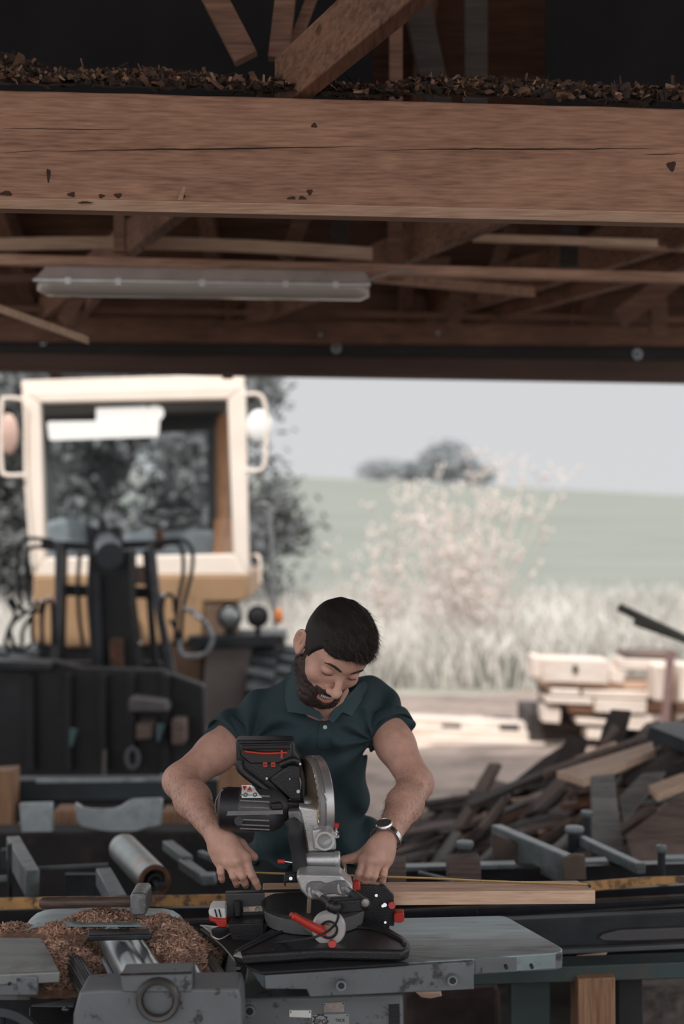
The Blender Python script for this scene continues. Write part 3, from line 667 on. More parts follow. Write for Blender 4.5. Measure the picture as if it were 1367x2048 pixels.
# front arms, boom, cylinders
YA = 8.5
def arm(pts, wpx, Y, d, nm, m_, par=None, bev=.006):
    b = MB()
    for i in range(len(pts)-1):
        a, c = P(pts[i][0], pts[i][1], Y), P(pts[i+1][0], pts[i+1][1], Y-.0); b.beam(a, c+(c-a).normalized()*.01, M(wpx, Y), d, (0, 1, 0))
    return b.build(nm, m_, par or ld, bevel=bev)
M_ARM = mat('worn_arm_paint', (.085, .09, .10), .5, .3, .35, 7, col2=(.28, .24, .22), amt=.6, ascale=8, alo=.55, ahi=.7)
arm([(120, 1082), (119, 1190), (112, 1310), (106, 1345)], 17, YA, .06, 'lift_arm', M_ARM); arm([(128, 1082), (126, 1190), (122, 1330)], 14, YA+.1, .06, 'lift_arm', M_DKSTEEL)
arm([(302, 1085), (310, 1170), (322, 1240), (338, 1320), (350, 1375)], 15, YA, .06, 'lift_arm', M_ARM); arm([(292, 1100), (300, 1200), (306, 1290), (318, 1400)], 13, YA+.1, .06, 'lift_arm', M_DKSTEEL)
arm([(122, 1330), (128, 1400), (150, 1475)], 10, YA-.05, .04, 'push_rod', M_RUST); arm([(316, 1345), (318, 1410), (324, 1470)], 12, YA-.05, .05, 'push_rod', M_RUST); arm([(332, 1350), (330, 1440)], 9, YA-.05, .05, 'push_rod', M_RUST)
b = MB(); b.px([(176, 1104), (262, 1100), (262, 1200), (278, 1330), (264, 1420), (252, 1560), (206, 1560), (204, 1440), (182, 1330), (172, 1200)], YA-.2, .22); b.build('boom', M_RUBBER, ld, bevel=.015)
b = MB(); b.px([(186, 1150), (200, 1150), (206, 1330), (198, 1420), (190, 1330)], YA-.24, .04); b.build('boom_rib', M_DKSTEEL, ld)
b = MB(); b.px([(218, 1278), (244, 1278), (246, 1400), (240, 1518), (224, 1520), (222, 1400)], YA-.26, .06); b.build('boom_rod', M_RUST, ld, bevel=.008)
b = MB(); b.px([(168, 1048), (182, 1052), (200, 1060), (236, 1050), (241, 1056), (238, 1104), (176, 1108)], YA-.05, .12); b.build('boom_head', M_DKSTEEL, ld, bevel=.012)
b = MB(); b.cyl(P(205, 1058, YA+.25), P(220, 1112, YA-.30), M(20, YA), M(27, YA), 24); cy = b.build('tilt_cylinder', mat('blue_grey_cylinder', (.10, .115, .13), .45, .5, .2, 8), ld)
b = MB(); b.cyl(P(205, 1044, YA-.05), P(206, 1066, YA-.05), M(9, YA), seg=16); b.cyl(P(204, 1034, YA-.05), P(205, 1044, YA-.05), M(5, YA), seg=12); b.build('cylinder_pin', M_BLACK, ld)
arm([(84, 1088), (190, 1094), (320, 1086)], 15, YA+.1, .08, 'cross_tube', M_DKSTEEL); arm([(130, 1180), (300, 1186)], 22, YA+.1, .08, 'cross_tube', M_RUBBER); arm([(130, 1330), (320, 1330)], 14, YA+.1, .08, 'cross_tube', M_DKSTEEL)
b = MB(); b.px([(310, 1062), (325, 1062), (326, 1100), (311, 1102)], YA-.02, .06); b.build('stop_block', M_RUST, ld, bevel=.006)
b = MB(); b.px([(262, 1132), (302, 1132), (304, 1170), (262, 1168)], YA+.25, .05); b.build('linkage_plate', mat('tan_linkage', (.25, .17, .13), .7), ld)
for pts in ([(104, 1082), (60, 1077), (40, 1090), (36, 1130), (42, 1215)], [(108, 1098), (66, 1094), (54, 1112), (54, 1160), (60, 1215)], [(310, 1092), (350, 1086), (364, 1102), (366, 1150), (354, 1215), (350, 1290)], [(308, 1084), (362, 1080), (384, 1102), (382, 1150), (366, 1215), (362, 1280)],
            [(160, 1104), (156, 1160), (158, 1230), (166, 1290)], [(86, 1300), (84, 1240), (92, 1202), (104, 1210), (106, 1290)], [(66, 1290), (64, 1240), (72, 1206), (82, 1214), (84, 1290)], [(326, 1290), (324, 1220), (330, 1192), (346, 1194), (350, 1226)], [(340, 1240), (352, 1260), (366, 1300)],
            [(22, 1196), (36, 1216), (60, 1224), (84, 1220)], [(50, 1226), (26, 1246), (12, 1280), (18, 1305)], [(64, 1232), (46, 1262), (44, 1300)], [(16, 1200), (30, 1230), (20, 1262), (34, 1300), (60, 1290)]):
    b = MB(); b.tube([P(x, y, YA-.05+.02*(i % 2)) for i, (x, y) in enumerate(pts)], M(4.2, YA), 8, 5); b.build('hydraulic_hose', M_RUBBER, ld)
b = MB(); b.tube([P(x, y, YA-.12) for x, y in [(366, 1216), (392, 1228), (414, 1252), (424, 1280), (410, 1306), (380, 1312), (362, 1306), (358, 1280)]], M(5, YA), 8, 6); b.build('spiral_hose', mat('silvery_hose', (.26, .28, .30), .4, .6, .4, 40), ld)
for x, y in ((97, 1197), (81, 1204), (325, 1191), (279, 1287), (50, 1293), (390, 1232), (398, 1236)):
    b = MB(); b.ball(P(x, y, YA-.16), M(4.5, YA), 10); b.build('hose_fitting', M_CHROME, ld)
# bucket and coupler in the shade below
YB2 = 7.75
M_BKT = mat('black_bucket_steel', (.022, .023, .026), .6, .2, .35, 3, .3, 12, col2=(.06, .065, .07), amt=.5, ascale=2.5, alo=.55, ahi=.68)
b = MB(); b.px([(-60, 1330), (20, 1318), (110, 1322), (160, 1336), (320, 1340), (408, 1372), (412, 1530), (380, 1556), (-60, 1560)], YB2, .12); bk = b.build('bucket', M_BKT, ld, bevel=.02)
for x in (60, 135, 205, 262, 330):
    b = MB(); b.px([(x-7, 1350), (x+7, 1350), (x+9, 1540), (x-9, 1540)], YB2-.05, .06); b.build('bucket_rib', M_BKT, bk, bevel=.006)
b = MB(); b.px([(-20, 1322), (100, 1326), (100, 1340), (-20, 1340)], YB2-.1, .1); b.build('bucket_lip', M_DKSTEEL, bk, bevel=.006)
b = MB(); b.px([(258, 1396), (330, 1404), (336, 1424), (256, 1424)], YB2-.2, .2); b.build('step_plate', mat('dusty_plate', (.12, .11, .11), .8), bk, bevel=.01)
b = MB(); b.px([(272, 1448), (304, 1446), (304, 1478), (272, 1480)], YB2-.2, .2); b.build('brown_block', W_GREY2, bk, bevel=.01)
b = MB(); b.px([(342, 1440), (368, 1442), (368, 1490), (342, 1490)], YB2-.2, .2); b.build('brown_block', W_GREY2, bk, bevel=.01)
for x, y in ((148, 1470), (322, 1460)):
    b = MB(); b.cyl(P(x, y-12, YB2-.22), P(x-6, y+22, YB2-.22), M(8, YB2), M(3, YB2), 12); b.build('teal_nipple', M_TEAL, bk)
b = MB(); b.tube([P(265+12*math.cos(a), 1516+20*math.sin(a), YB2-.12) for a in [k*math.pi/8 for k in range(16)]], M(4, YB2), 8, 1, True); b.build('shackle', mat('grey_shackle', (.16, .16, .17), .5, .4), bk)
b = MB(); b.tube([P(210, 1500, YB2-.12), P(208, 1560, YB2-.12)], M(4, YB2), 8, 1); b.build('shackle_bar', M_FENDER, bk)

# ------------------------------------------------------------------ sawn timber in the yard
def board(name, a, c, w, t, m_, label, cat='board', grp=None, up=(0, 0, 1), bev=.004):
    b = MB(); b.beam(a, c, w, t, up); return tag(b.build(name, m_, bevel=bev), label, cat, grp)
# long white planks on bearers
for i, (x0, y0, x1, y1, h, Y, lb) in enumerate((
        (795, 1441, 1130, 1462, 26, 10.9, 'topmost long pale plank of the low pile behind the man\'s arm'), (790, 1462, 1147, 1478, 26, 10.75, 'second long pale plank down in the low pile, its end sticking out furthest'),
        (795, 1478, 1085, 1492, 20, 10.65, 'third long pale plank down in the low pile'), (810, 1496, 1117, 1508, 14, 10.5, 'lowest long pale plank of the low pile, above the dark bearers'))):
    board('plank', P(x0-150, y0-6, Y), P(x1, y1, Y), .22, M(h, Y), W_SUN, lb)
for i, px in enumerate((700, 760, 832, 905, 960, 1022, 1085)):
    b = MB(); p = P(px, 1510, 10.6); b.box((p.x, 10.95, .04), (.14, .5, .10)); tag(b.build('bearer', W_SUN if px in (960, 832) else W_DARK), ('first', 'second', 'third', 'fourth', 'fifth', 'sixth', 'seventh')[(700, 760, 832, 905, 960, 1022, 1085).index(px)]+' short bearer block from the left under the low plank pile', 'block', 'bearers under the low plank pile')
# stack at right: courses of boards seen end-on and side-on
YS = 10.6
st = [  # x0,y0,x1,y1 (left/right middle), height, depth, material, what
 (1059, 1330, 1078, 1331, 40, -.05, W_SUN, 'small square end piece at the top left corner of the big timber stack'),
 (1078, 1336, 1210, 1340, 46, -.1, W_SUN, 'thick white slab with a knot hole on top of the big timber stack'),
 (1212, 1346, 1240, 1350, 26, -.05, W_SUN, 'short white block right of the thick knotty slab in the stack'),
 (1080, 1364, 1298, 1366, 16, 0, W_BATL, 'brownish board right under the thick knotty slab'),
 (1096, 1379, 1152, 1381, 13, -.1, W_SUN, 'short pale board under the brownish board on the left of the stack'),
 (1158, 1382, 1288, 1386, 13, -.1, W_SUN, 'longer pale board beside the short one in the stack'),
 (1085, 1394, 1178, 1398, 13, -.1, W_SUN, 'pale board one course lower at the left of the stack'),
 (1182, 1406, 1284, 1409, 26, -.12, W_SUN, 'thick white beam in the middle of the stack'),
 (1130, 1413, 1180, 1416, 14, 0, W_BAT, 'reddish brown board left of the thick white beam'),
 (1286, 1410, 1330, 1412, 18, 0, W_BAT, 'brownish board right of the thick white beam'),
 (1080, 1424, 1114, 1426, 30, -.05, W_SUN, 'pale round-edged end at the lower left of the stack'),
 (1146, 1437, 1212, 1440, 11, -.1, W_SUN, 'thin pale board low in the stack'),
 (1218, 1447, 1330, 1444, 36, -.1, W_SUN, 'large pale slab at the lower right of the stack'),
 (1166, 1462, 1212, 1464, 20, -.1, W_SUN, 'short pale block at the bottom of the stack'),
 (1100, 1445, 1180, 1450, 16, .1, W_DARK, 'dark spacer board low in the stack'),
 (1080, 1410, 1340, 1425, 14, .15, W_DARK, 'dark spacer board behind the middle of the stack'),
 (1075, 1372, 1340, 1373, 10, .12, W_DARK, 'dark spacer board in the upper part of the stack'),
 (1080, 1395, 1340, 1395, 80, .45, W_GREY2, 'brown board standing behind the stack courses'),
 (1240, 1306, 1345, 1306, 12, 0, W_GREY2, 'brown bark-edged board lying on the right top of the stack'),
 (1230, 1324, 1340, 1328, 20, -.05, W_SUN, 'white board under the bark-edged one at the top right'),
 (1300, 1362, 1332, 1363, 66, -.3, W_SUN, 'upright white block end left of the brown stake'),
 (1348, 1362, 1400, 1363, 70, -.3, W_SUN, 'upright white block end right of the brown stake'),
 (1345, 1410, 1400, 1412, 14, -.1, W_BAT, 'brown board at the right edge behind the stake'),
 (1345, 1432, 1400, 1434, 22, -.1, W_SUN, 'pale board at the right edge low in the stack')]
for x0, y0, x1, y1, h, d, m_, lb in st:
    o_ = board('stacked_board', P(x0, y0, YS+d), P(x1, y1, YS+d), .30, M(h, YS), m_, lb, bev=.008)
    if 'knot hole' in lb: slab_ = o_
b = MB(); b.box((P(1230, 0, 10.9).x, 10.95, .10), (1.4, .7, .2)); tag(b.build('stack_base', W_DARK), 'dark base timber on the ground under the timber stack', 'timber')
b = MB(); b.ball(P(1150, 1338, YS-.27), (.022, .01, .03), 10); b.build('knot_hole', M_CRACK, slab_)
member('stake', P(1341, 1300, YS-.5), P(1326, 1480, YS-.5), M(14, 10), .05, mat('brown_stake', (.23, .14, .13), .8), 'brown upright stake leaning in front of the timber stack', 'stake')
for a, c, r, lb in ((P(1239, 1215, 7.6), P(1420, 1303, 7.2), 9, 'upper dark round pole sticking in from the right edge'), (P(1270, 1244, 7.7), P(1430, 1300, 7.3), 8, 'lower dark round pole just under the upper one at the right edge')):
    b = MB(); b.cyl(a, c, M(r, 7.4), seg=20); tag(b.build('pole', mat('weathered_pole', (.10, .10, .085), .7, 0, .3, 5)), lb, 'pole')

# ------------------------------------------------------------------ heap of offcuts right of the man
rr = random.Random(4)
def heap_z(x, y):
    # ridge rising to the right
    t = max(0, min(1, (x-.30)/1.35)); d = max(0, 1-((y-6.3)/1.2)**2)
    return (.10+.56*t)*d**.7
V, Fc = grid([.15+.08*i for i in range(34)], [5.05+.1*i for i in range(26)], lambda x, y: heap_z(x, y)*.93-.05)
tag(raw_mesh('scrap_mound', V, Fc, mat('dark_bark_litter', (.06, .05, .045), .95, 0, .6, 9, .6, 40, col2=(.24, .17, .14), amt=.6, ascale=12, alo=.5, ahi=.62)), 'bark and sawdust litter the offcut boards of the heap lie on', 'debris', kind='stuff')
protos = []
for i in range(10):
    L = rr.uniform(.22, .8); w = rr.uniform(.04, .11); t = rr.uniform(.01, .025); b = MB()
    for s_ in (0,):
        n = 6; R = []
        for k in range(n+1):
            x = -L/2+L*k/n; ww = w*(1+.18*noise.noise(Vector((k*.9, i, 0)))); zz = .02*math.sin(k*.8+i)*L
            R.append([b.bm.verts.new(v) for v in ((x, -ww/2, zz-t/2), (x, ww/2, zz-t/2), (x, ww/2, zz+t/2), (x, -ww/2, zz+t/2))])
        for k in range(n):
            for j in range(4): b.bm.faces.new((R[k][j], R[k][(j+1) % 4], R[k+1][(j+1) % 4], R[k+1][j]))
        b.bm.faces.new(R[0]); b.bm.faces.new(R[-1][::-1])
    protos.append(b.build('offcut', (W_DARK, W_GREY, W_GREY2, W_DARK, W_BATL, W_DARK, W_GREY2, M_RUST, W_GREY, W_DARK)[i]))
k = 0
for i in range(230):
    while True:
        x = rr.uniform(.25, 2.0); y = rr.uniform(5.2, 7.1)
        if x < .2*y+.35: break
    p = protos[i % 10]; o = p if i < 10 else p.copy()
    if i >= 10: COL.objects.link(o)
    o = o
    o.location = (x, y, heap_z(x, y)+rr.uniform(0, .05)); o.rotation_euler = (rr.gauss(0, .25), rr.gauss(-.35, .22), rr.gauss(.15, .5))
    kind_ = ('dark', 'weathered grey', 'greyish brown', 'dark', 'fresh pale', 'dark', 'greyish brown', 'rust brown', 'weathered grey', 'dark')[i % 10]
    zone = 'left end' if x < .75 else ('middle' if x < 1.2 else 'right part'); row = 'on the near side' if y < 6.1 else 'on the far side'
    tag(o, kind_+' offcut '+row+' of the '+zone+' of the scrap heap', 'offcut', kind_+' offcuts '+row+', '+zone+' of the heap')
def qboard(pts, t, m_, label, cat='board', bev=.004):
    b = MB(); b.slab([P(*p) for p in pts], t); return tag(b.build('offcut_board', m_, bevel=bev), label, cat)
qboard([(1111, 1542, 5.6), (1303, 1483, 5.9), (1309, 1500, 5.7), (1166, 1560, 5.4)], .03, W_BATL, 'wide pale plank lying aslant on the crest of the offcut heap')
qboard([(1084, 1537, 5.7), (1296, 1464, 6.1), (1299, 1472, 6.05), (1090, 1546, 5.65)], .03, W_GREY2, 'narrow brown plank just behind the wide pale one on the heap')
qboard([(1147, 1514, 5.9), (1230, 1481, 6.0), (1234, 1487, 5.95), (1160, 1518, 5.85)], .02, W_BATL, 'short pale strip behind the narrow brown plank on the heap')
qboard([(1180, 1552, 5.15), (1227, 1546, 5.15), (1246, 1700, 5.0), (1184, 1700, 5.0)], .025, W_GREY, 'wide grey board standing nearly upright against the heap')
qboard([(1239, 1591, 5.35), (1283, 1546, 5.45), (1332, 1541, 5.45), (1250, 1640, 5.25)], .025, W_GREY, 'bluish grey board leaning beside the upright grey one')
qboard([(1296, 1570, 5.2), (1366, 1544, 5.3), (1380, 1562, 5.2), (1314, 1590, 5.1)], .03, W_BATL, 'light grey plank piece near the right edge of the heap')
qboard([(1250, 1668, 4.9), (1372, 1578, 5.1), (1400, 1720, 4.8), (1262, 1712, 4.75)], .03, W_GREY2, 'big brownish slab leaning at the lower right of the heap')
qboard([(1298, 1453, 5.6), (1330, 1442, 5.8), (1420, 1446, 5.8), (1420, 1500, 5.5)], .05, M_DKSTEEL, 'dark greenish beam end poking in at the right above the heap')
qboard([(800, 1607, 6.2), (970, 1582, 6.5), (972, 1590, 6.45), (802, 1616, 6.15)], .02, W_DARK, 'long thin dark strip along the back edge of the heap beside the arm')
qboard([(930, 1600, 6.0), (1080, 1540, 6.1), (1090, 1546, 6.0), (940, 1612, 5.9)], .02, W_DARK, 'long dark strip rising to the crest of the heap')
qboard([(1240, 1548, 5.6), (1380, 1480, 5.7), (1385, 1490, 5.65), (1250, 1562, 5.5)], .03, W_DARK, 'dark plank crossing behind the grey leaning boards')
# ------------------------------------------------------------------ sawmill bed behind the man
sm = thing('sawmill_bed', 'long steel sawmill bed with rollers, cross frames and a chipped yellow rail behind the man', 'sawmill', (0, 4.1, 0))
def bar(pts, Y, d, nm, m_, par=None, bev=.003):
    b = MB(); b.px(pts, Y, d); return b.build(nm, m_, par or sm, bevel=bev)
bar([(-80, 1799), (60, 1796), (240, 1794), (450, 1790), (700, 1790), (960, 1776), (1120, 1769), (1290, 1755), (1440, 1752), (1440, 1764), (1340, 1768), (1180, 1783), (1000, 1796), (960, 1798), (700, 1808), (450, 1811), (290, 1814), (60, 1818), (-80, 1822)], 3.78, .012, 'yellow_rail', M_YEL, bev=.0015)
bar([(-80, 1822), (700, 1812), (1440, 1766), (1440, 1800), (700, 1850), (-80, 1860)], 3.83, .04, 'side_beam', M_BLKMET)
bar([(-80, 1866), (1440, 1790), (1440, 1822), (1130, 1836), (-80, 1900)], 3.70, .03, 'side_beam', M_BLKMET)
def edge(x0, y0, x1, y1, h, Y, m_=M_GALV, nm='rail_edge', d=.02):
    return bar([(x0, y0), (x1, y1), (x1, y1+h), (x0, y0+h)], Y, d, nm, m_, bev=.001)
edge(1030, 1839, 1440, 1818, 6, 3.62); edge(760, 1850, 1440, 1806, 3, 3.66, M_DKSTEEL)  # first strip: pale metal standing in for the highlight along the dark beam
bar([(700, 1856), (1440, 1822), (1440, 1890), (700, 1920)], 3.60, .04, 'web_plate', M_DKSTEEL)
bar([(1196, 1876), (1206, 1868), (1240, 1860), (1320, 1857), (1440, 1852), (1440, 1876), (1250, 1883), (1206, 1882)], 3.585, .01, 'worn_patch_plate', mat('worn_grey_plate', (.10, .095, .10), .6, .3, .2, 8))
edge(1100, 1901, 1440, 1885, 9, 3.56, mat('dull_grey_flange', (.13, .14, .145), .5, .4, .2, 8), 'flange')
bar([(900, 1908), (1440, 1893), (1440, 1925), (900, 1940)], 3.58, .04, 'web_plate', M_BLKMET)
bar([(1152, 1912), (1215, 1905), (1208, 1916), (1160, 1920)], 3.56, .01, 'tan_splinter', W_BATL)
M_GRNB = mat('dark_green_beam', (.045, .065, .066), .6, .2, .3, 6, col2=(.11, .09, .075), amt=.5, ascale=8, alo=.55, ahi=.7)
bar([(820, 1944), (1440, 1922), (1440, 1955), (820, 1975)], 3.45, .08, 'lower_beam', M_GRNB)
# left cross frames
def frame(far, near, wf, Yf, Yn, h, nm='cross_frame', m_=M_GALV, legs=0):
    """hollow section running towards the viewer; h = its height"""
    a, c = P(far[0], far[1], Yf), P(near[0], near[1], Yn); b = MB(); dz = Vector((0, 0, -h/2)); b.beam(a+dz, c+dz, wf, h); o = b.build(nm, m_, sm, bevel=.003)
    return o
M_FRT = mat('worn_grey_frame', (.17, .20, .21), .45, .4, .25, 9, .1, 60, col2=(.07, .06, .055), amt=.6, ascale=12, alo=.52, ahi=.66)
frame((26, 1672), (65, 1741), .040, 4.43, 4.0, .075, m_=M_FRT)
frame((206, 1735), (238, 1791), .042, 4.05, 3.80, .05, m_=M_FRT)
frame((335, 1681), (375, 1712), .034, 4.6, 4.35, .03, m_=M_FRT); frame((366, 1717), (412, 1750), .032, 4.35, 4.15, .03, m_=M_FRT); frame((400, 1700), (428, 1712), .02, 4.45, 4.38, .02, m_=M_FRT, nm='small_bracket')
b = MB(); b.px([(398, 1752), (428, 1752), (432, 1770), (404, 1772)], 4.1, .05); b.build('small_bracket', M_FRT, sm, bevel=.003)
b = MB(); b.tube([P(70, 1738, 4.2), P(216, 1730, 4.25)], .007, 8, 1); b.build('cross_rod', M_FRT, sm)
b = MB(); b.tube([P(-20, 1760, 4.3), P(14, 1757, 4.3)], .01, 8, 1); b.build('cross_rod', M_FRT, sm)
for x0, x1, y0, y1, Y in ((14, 20, 1690, 1800, 4.05), (128, 190, 1750, 1800, 4.3), (0, 40, 1700, 1740, 4.9)):
    bar([(x0, y0), (x1, y0), (x1, y1), (x0, y1)], Y, .03, 'upright', M_DKSTEEL)
# roller
c0, c1 = P(247, 1697, 4.40), P(309, 1762, 4.00)
b = MB(); b.cyl(c0, c1, .0455, seg=36, caps=False); rl = b.build('roller', mat('dirty_roller_steel', (.27, .31, .32), .38, .6, .3, 8, .1, 50, col2=(.30, .17, .11), amt=.7, ascale=9, alo=.5, ahi=.62), sm)
ax = (c1-c0).normalized(); b = MB(); b.ring(c1-ax*.004, ax, .0458, .034, .008); b.build('roller_rim', M_RUST, rl)
b = MB(); b.cyl(c1-ax*.03, c1-ax*.028, .036, seg=24); b.build('roller_end', M_RUST, rl)
b = MB(); b.ring(c1-ax*.02, ax, .022, .014, .03); b.build('roller_bearing', M_DKSTEEL, rl)
b = MB(); b.tube([c0-ax*.06, c1+ax*.07], .010, 12, 1); b.build('axle', M_DKSTEEL, rl)
# right cross frames
frame((992, 1649), (1141, 1712), .036, 4.55, 4.05, .085, m_=M_FRT); bar([(1127, 1716), (1153, 1710), (1170, 1712), (1172, 1760), (1127, 1762)], 4.04, .03, 'frame_foot', mat('brown_frame_foot', (.12, .085, .065), .7, 0, .3, 12))
bar([(985, 1668), (1120, 1722), (1120, 1768), (985, 1760)], 4.35, .03, 'side_plate', mat('brown_side_plate', (.085, .06, .05), .8, 0, .4, 12))
frame((1162, 1672), (1281, 1727), .030, 4.5, 4.05, .03, m_=M_FRT)
for px, y0, y1, Y, r in ((1148, 1660, 1720, 4.5, 14), (1173, 1628, 1700, 4.9, 9), (1322, 1698, 1760, 4.0, 8), (929, 1690, 1722, 4.1, 13)):
    b = MB(); R_ = M(r, Y); b.cyl(P(px, y0, Y), P(px, y1, Y), R_, seg=16); po = b.build('stop_post', M_DKSTEEL, sm)
    b = MB(); b.lathe(P(px, y0, Y), (0, 0, 1), [(.001, .012), (R_*1.3, .010), (R_*1.4, 0), (R_*1.2, -.008), (.001, -.008)], 20); b.build('post_cap', M_FRT, po)
bar([(894, 1722), (960, 1718), (962, 1766), (896, 1768)], 4.0, .08, 'timber_block', W_GREY2)
bar([(776, 1726), (811, 1724), (812, 1764), (776, 1766)], 3.95, .08, 'timber_block', W_GREY2)
b = MB(); b.slab([P(770, 1705, 4.2), P(780, 1705, 4.2), P(811, 1723, 3.96), P(776, 1726, 3.95)], .006); b.build('pale_plate', M_FRT, sm)
for x0, x1, y, h in ((811, 896, 1735, 8), (958, 1032, 1731, 8), (1168, 1216, 1724, 7), (1330, 1440, 1718, 7)):
    edge(x0, y, x1, y-2, h, 4.15, M_FRT, 'rail_edge', .05)
bar([(760, 1742), (1440, 1726), (1440, 1762), (760, 1790)], 4.2, .05, 'side_beam', M_BLKMET)
b = MB(); b.tube([P(838, 1746, 4.05), P(905, 1762, 3.9)], .006, 8, 1); b.build('cross_rod', M_FRT, sm)
# stacked support under the bed
for x0, x1, Y in ((-700, -300, 4.3), (250, 560, 4.3), (1010, 1080, 3.9)):
    bar([(x0, 1830), (x1, 1830), (x1, 2520), (x0, 2520)] if x0 < 1000 else [(1020, 1965), (1100, 1962), (1100, 2180), (1022, 2180)], Y if x0 < 1000 else 3.5, .06, 'leg', M_GRNB)
b = MB(); b.px([(1155, 1958), (1230, 1955), (1232, 2250), (1156, 2250)], 3.42, .12); tag(b.build('support_post', W_POST, bevel=.004), 'square orange brown wooden post standing under the sawmill bed at the right', 'post')
b = MB(); b.px([(1235, 1960), (1284, 1956), (1290, 2240), (1238, 2240)], 3.55, .1); tag(b.build('support_post', M_RUBBER, bevel=.004), 'black post right beside the square wooden support post', 'post')
b = MB(); b.slab([P(1030, 1962, 3.55), P(1100, 1970, 3.6), P(1080, 1990, 3.5), P(1034, 1992, 3.5)], .01); tag(b.build('offcut_board', W_BATL), 'small pale splintered offcut stuck left of the wooden support post', 'board')
# dark beam, sheets and posts between the bed and the loader
b = MB(); b.px([(-60, 1562), (500, 1558), (502, 1600), (-60, 1604)], 6.2, .12); db = tag(b.build('log_beam', mat('dark_teal_beam', (.035, .045, .05), .55, .2, .4, 5), bevel=.006), 'dark steel beam crossing below the loader bucket', 'beam')
b = MB(); b.px([(72, 1560), (330, 1558), (330, 1563), (72, 1566)], 6.19, .02); b.build('pale_edge', M_GALV, db); b = MB(); b.px([(320, 1550), (480, 1552), (480, 1560), (320, 1560)], 6.19, .02); b.build('pale_edge', M_GALV, db)  # pale strips along the top edge of the beam
for pts, Y, m_, lb in (([(-40, 1546), (25, 1542), (24, 1826), (-40, 1826)], 6.03, W_POST, 'brown timber end at the left edge above the sawmill frames'), ([(436, 1532), (498, 1530), (498, 1826), (436, 1826)], 6.03, W_POST, 'orange brown timber block behind the man\'s forearm'),
                       ([(106, 1622), (152, 1622), (148, 1885), (112, 1885)], 5.6, W_POST, 'brown upright post between the two bluish sheets'), ([(322, 1624), (371, 1624), (368, 1885), (326, 1885)], 5.6, W_POST, 'brown upright post right of the wavy bluish sheet')):
    b = MB(); b.px(pts, Y, .14); tag(b.build('timber_post', m_, bevel=.006), lb, 'post')
for pts, lb in (([(38, 1608), (104, 1606), (106, 1666), (42, 1668)], 'small bluish metal sheet at the left behind the sawmill frames'), ([(150, 1606), (154, 1610), (163, 1616), (180, 1619), (205, 1620), (225, 1619), (240, 1614), (252, 1606), (264, 1600), (322, 1598), (324, 1602), (322, 1651), (290, 1658), (256, 1668), (200, 1662), (161, 1653), (152, 1640)], 'wavy-edged bluish metal sheet behind the roller')):
    b = MB(); b.px(pts, 5.33, .03); tag(b.build('metal_sheet', M_GALV, bevel=.005), lb, 'metal sheet')
    
M_DKTIM = mat('blackish_timber', (.016, .014, .014), .9, 0, .5, 4, .4, 30, col2=(.07, .045, .035), amt=.6, ascale=5, alo=.56, ahi=.68)  # black block added under the sheets, down to the floor
for pts, m_, Y in (([(-60, 1667), (560, 1663), (560, 1915), (-60, 1915)], M_DKTIM, 5.31), ([(-60, 1610), (700, 1606), (700, 1640), (-60, 1644)], M_RUBBER, 6.1)):
    b = MB(); b.px(pts, Y, .16); tag(b.build('timber_beam', m_, bevel=.01), 'tall dark block of timbers under the bluish metal sheets' if m_ is M_DKTIM else 'black beam right under the dark steel beam', 'beam')

# ------------------------------------------------------------------ planer and jointer machine in front
pl = thing('planing_machine', 'old grey cast planing machine heaped with shavings in the foreground, carrying the mitre saw', 'planing machine', (-.15, 2.9, 0))
ZT = .82
def T(px, py, z=ZT):             # point on a level surface at height z
    Y = (CZ-z)*FPX/(py-1024); return P(px, py, Y)
def top(pts, z, th, nm, m_, bev=.003, par=None):
    b = MB(); b.poly([T(x, y, z) for x, y in pts], (0, 0, -th)); return b.build(nm, m_, par or pl, bevel=bev)
top([(452, 1842), (785, 1836), (1000, 1831), (1012, 1833), (1022, 1838), (1120, 1893), (1124, 1897), (1122, 1902), (1108, 1905), (948, 1916), (534, 1944), (524, 1940)], ZT, .034, 'right_table', M_TABLE)
def face(pts, z, px0, d, nm, m_, par=None, bev=.002):
    """upright plate hanging from a table edge: pts in pixels, placed at the depth of its left and right ends"""
    (xa, ya), (xb, yb) = px0; A, B_ = T(xa, ya, z), T(xb, yb, z); 
    out = []
    for x, y in pts:
        u = (x-683.5)/FPX; k = (B_.y-A.y)/(B_.x-A.x); Y = (A.y-k*A.x)/(1-k*u); out.append(P(x, y, Y))
    k = (B_.y-A.y)/(B_.x-A.x); n = Vector((k, -1, 0)).normalized()
    b = MB(); b.poly(out, -n*d); return b.build(nm, m_, par or pl, bevel=bev)
EDGE = ((534, 1946), (1122, 1903))
face([(530, 1947), (946, 1919), (947, 1975), (620, 1990), (614, 1975), (531, 1974)], ZT, EDGE, .02, 'table_bracket', M_PAINTG).location += Vector((0, -.012, 0))
face([(948, 1917), (1108, 1906), (1123, 1905), (1124, 1936), (1106, 1940), (948, 1948)], ZT, EDGE, .02, 'table_lip', M_PAINTG).location += Vector((0, -.002, 0))
face([(620, 1976), (1000, 1948), (1000, 1965), (810, 1990), (620, 1996)], ZT-.02, EDGE, .1, 'under_table', M_BLKMET).location += Vector((0, .08, 0))
def bolt(px, py, r, Y, par=pl, mm=M_STEEL):
    b = MB(); p = P(px, py, Y); R_ = M(r, Y); b.lathe(p, (0, -1, 0), [(.0001, .002), (R_*.55, .003), (R_*.6, .008), (R_*.95, .008), (R_, .004), (R_, -.004)], 20); o = b.build('bolt', mm, par)
    b = MB(); b.cyl(p+Vector((0, -.0075, 0)), p+Vector((0, -.003, 0)), R_*.55, seg=6); b.build('hex_socket', M_DKSTEEL, o)
bolt(682, 1969, 11, 2.715); bolt(904, 1959, 11, 2.775); 
